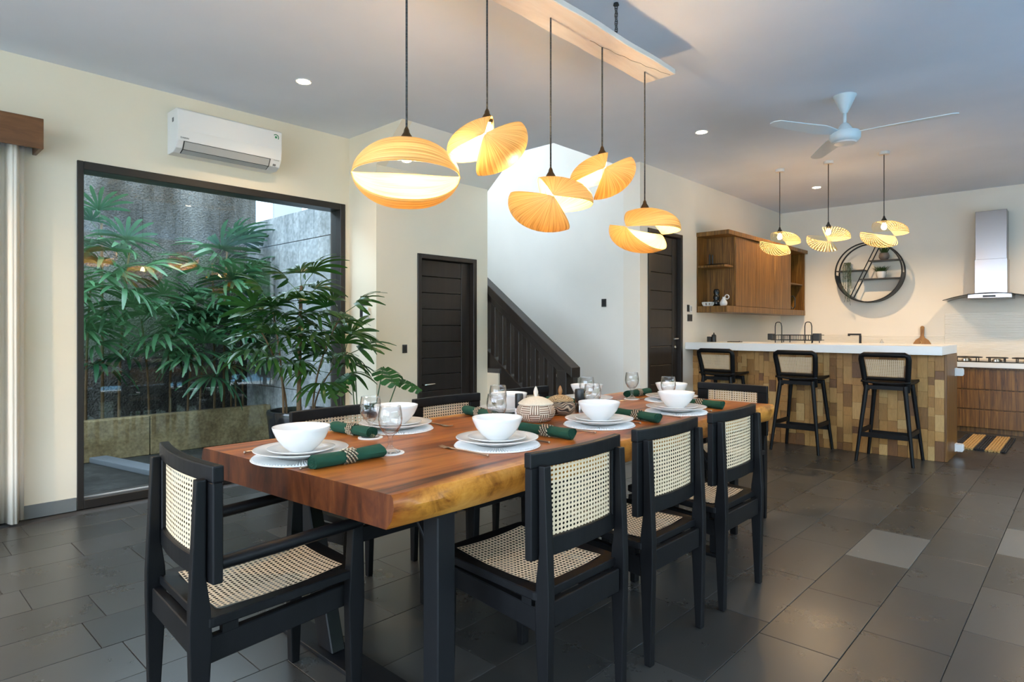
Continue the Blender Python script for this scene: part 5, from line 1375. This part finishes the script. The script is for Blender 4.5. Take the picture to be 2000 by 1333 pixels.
# ================================================================== on the bar and worktops
t = thing('dish_rack', 'black wire dish rack with two tall loops on the bar', 'dish rack', (-2.37, 7.12, 1.045))
W2, D2 = 0.235, 0.13
mb = MB()
for z in (0.03, 0.085):
    mb.tube([(-W2, -D2, z), (W2, -D2, z), (W2, D2, z), (-W2, D2, z)], 0.0045, 6, closed=True)
for k in range(17):
    x = -W2 + 0.03 + k * (2 * W2 - 0.06) / 16
    mb.tube([(x, -D2, 0.085), (x, -D2, 0.03), (x, D2, 0.03), (x, D2, 0.085)], 0.0026, 5)
mb.build('wire_basket', M['plastic_black'], t, smooth=True)
for x in (-0.155, 0.155):
    MB().tube([(x - 0.035, -D2 + 0.005, 0.0), (x - 0.035, -D2 + 0.003, 0.18), (x - 0.028, -D2, 0.215), (x - 0.012, -D2, 0.226), (x + 0.012, -D2, 0.226), (x + 0.028, -D2, 0.215), (x + 0.035, -D2 + 0.003, 0.18), (x + 0.035, -D2 + 0.005, 0.0)], 0.0055, 8).build('loop_leg', M['plastic_black'], t, smooth=True)
    MB().tube([(x - 0.035, D2 - 0.005, 0.0), (x - 0.035, D2 - 0.003, 0.08), (x + 0.035, D2 - 0.003, 0.08), (x + 0.035, D2 - 0.005, 0.0)], 0.0055, 8).build('back_leg', M['plastic_black'], t, smooth=True)
MB().box(W2 - 0.035, W2 + 0.035, -D2 - 0.01, -D2 + 0.07, 0.025, 0.105).build('cutlery_cup', M['plastic_black'], t, bevel=0.006)
MB().box(-W2 - 0.035, -W2 + 0.02, -D2 - 0.01, -D2 + 0.07, 0.03, 0.10).build('cutlery_cup', M['plastic_black'], t, bevel=0.006)
t = thing('soap_dispenser', 'pair of black soap bottles on the left end of the bar', 'soap dispenser', (-3.25, 6.95, 1.045))
MB().lathe([(0, 0), (0.026, 0), (0.027, 0.004), (0.027, 0.075), (0.018, 0.086), (0.010, 0.088), (0.006, 0.108), (0, 0.109)], 20).build('bottle', M['plastic_black'], t, smooth=True)
MB().box(-0.075, -0.028, -0.025, 0.025, 0, 0.062).build('holder', M['plastic_black'], t, bevel=0.004)
t = thing('serving_slate', 'thin dark slate lying on the bar near the soap bottles', 'slate', (-3.02, 7.0, 1.045))
MB().box(-0.07, 0.07, -0.05, 0.05, 0.0, 0.008).build('board', M['steel_black'], t, bevel=0.002, seg=1)
MB().lathe([(0.006, 0.008), (0.006, 0.012), (0, 0.013)], 8, (0.055, 0, 0)).build('peg', M['steel_black'], t)
t = thing('kitchen_tap', 'black angular kitchen tap behind the bar', 'tap', (-2.29, 9.32, 0.81))
MB().lathe([(0.026, 0), (0.026, 0.012), (0.019, 0.016)], 20).build('base', M['plastic_black'], t, smooth=True)
MB().frustum((0.0, 0, 0.014), (0.032, 0.032), (0.002, 0, 0.30), (0.026, 0.026)).build('column', M['plastic_black'], t, bevel=0.004)
MB().box(-0.15, 0.012, -0.013, 0.013, 0.300, 0.324).build('spout', M['plastic_black'], t, bevel=0.004)
MB().box(-0.15, -0.125, -0.01, 0.01, 0.290, 0.301).build('nozzle', M['plastic_black'], t)
t = thing('cutting_board', 'round shouldered wooden cutting board leaning on the kitchen wall', 'cutting board', (-1.61, 9.455, 0.81))
pts = []
for q in range(0, 13): pts.append((0.022 * math.cos(PI * q / 12), 0.405 + 0.022 * math.sin(PI * q / 12)))
body = [(-0.020, 0.30), (-0.028, 0.275), (-0.07, 0.245), (-0.097, 0.20), (-0.100, 0.15), (-0.100, 0.03), (-0.085, 0.004), (0.085, 0.004), (0.100, 0.03), (0.100, 0.15), (0.097, 0.20), (0.07, 0.245), (0.028, 0.275), (0.020, 0.30)]
M['board_wood'] = grain('olive_wood', [(0.3, (0.20, 0.085, 0.018)), (0.7, (0.42, 0.21, 0.055))], (14, 14, 4), 0.45, bump=0.05)
o = MB().prism(pts + body, 'y', -0.009, 0.009).build('board', M['board_wood'], t, bevel=0.003); o.rotation_euler = (math.radians(-5), 0, 0)
kk = MB().tube([(-0.02 + 0.018 * math.sin(k * 0.7), -0.013, 0.235 - k * 0.010) for k in range(12)], 0.005, 6).build('cord_tie', M['straw'], t, smooth=True); kk.rotation_euler = (math.radians(-5), 0, 0)
t = thing('sponge_caddy', 'tiny metal caddy behind the bar, right of the tap', 'caddy', (-2.03, 9.30, 0.81))
MB().lathe([(0.03, 0), (0.03, 0.006), (0.006, 0.012), (0.005, 0.22), (0, 0.222)], 14).build('stand', M['chrome'], t, smooth=True)
MB().tube([(-0.02, 0, 0.20), (0, 0, 0.25), (0.02, 0, 0.20)], 0.005, 6).build('hook', M['chrome'], t, smooth=True)

# ================================================================== striped jute mat
t = thing('striped_mat', 'small black and straw striped jute mat on the kitchen floor', 'mat', (-0.82, 8.12, 0.0))
xs = [-0.225, -0.165, -0.045, 0.045, 0.165, 0.21]
y0, y1 = -0.53, 0.53
nb_ = 0
for i in range(5):
    a, b = xs[i], xs[i + 1]; nr = max(3, int((b - a) / 0.022)); w = (b - a) / nr
    mm = M['straw'] if i in (1, 3) else M['black_jute']
    for k in range(nr):
        cx = a + w * (k + 0.5); pts = []
        for q in range(29):
            y = y0 + (y1 - y0) * q / 28
            pts.append((cx + 0.0025 * math.sin(q * 1.9 + k * 2), y, 0.0085 + 0.002 * math.sin(q * 2.6 + k)))
        MB().tube(pts, w * 0.50, 6).build('braid', mm, t, smooth=True)
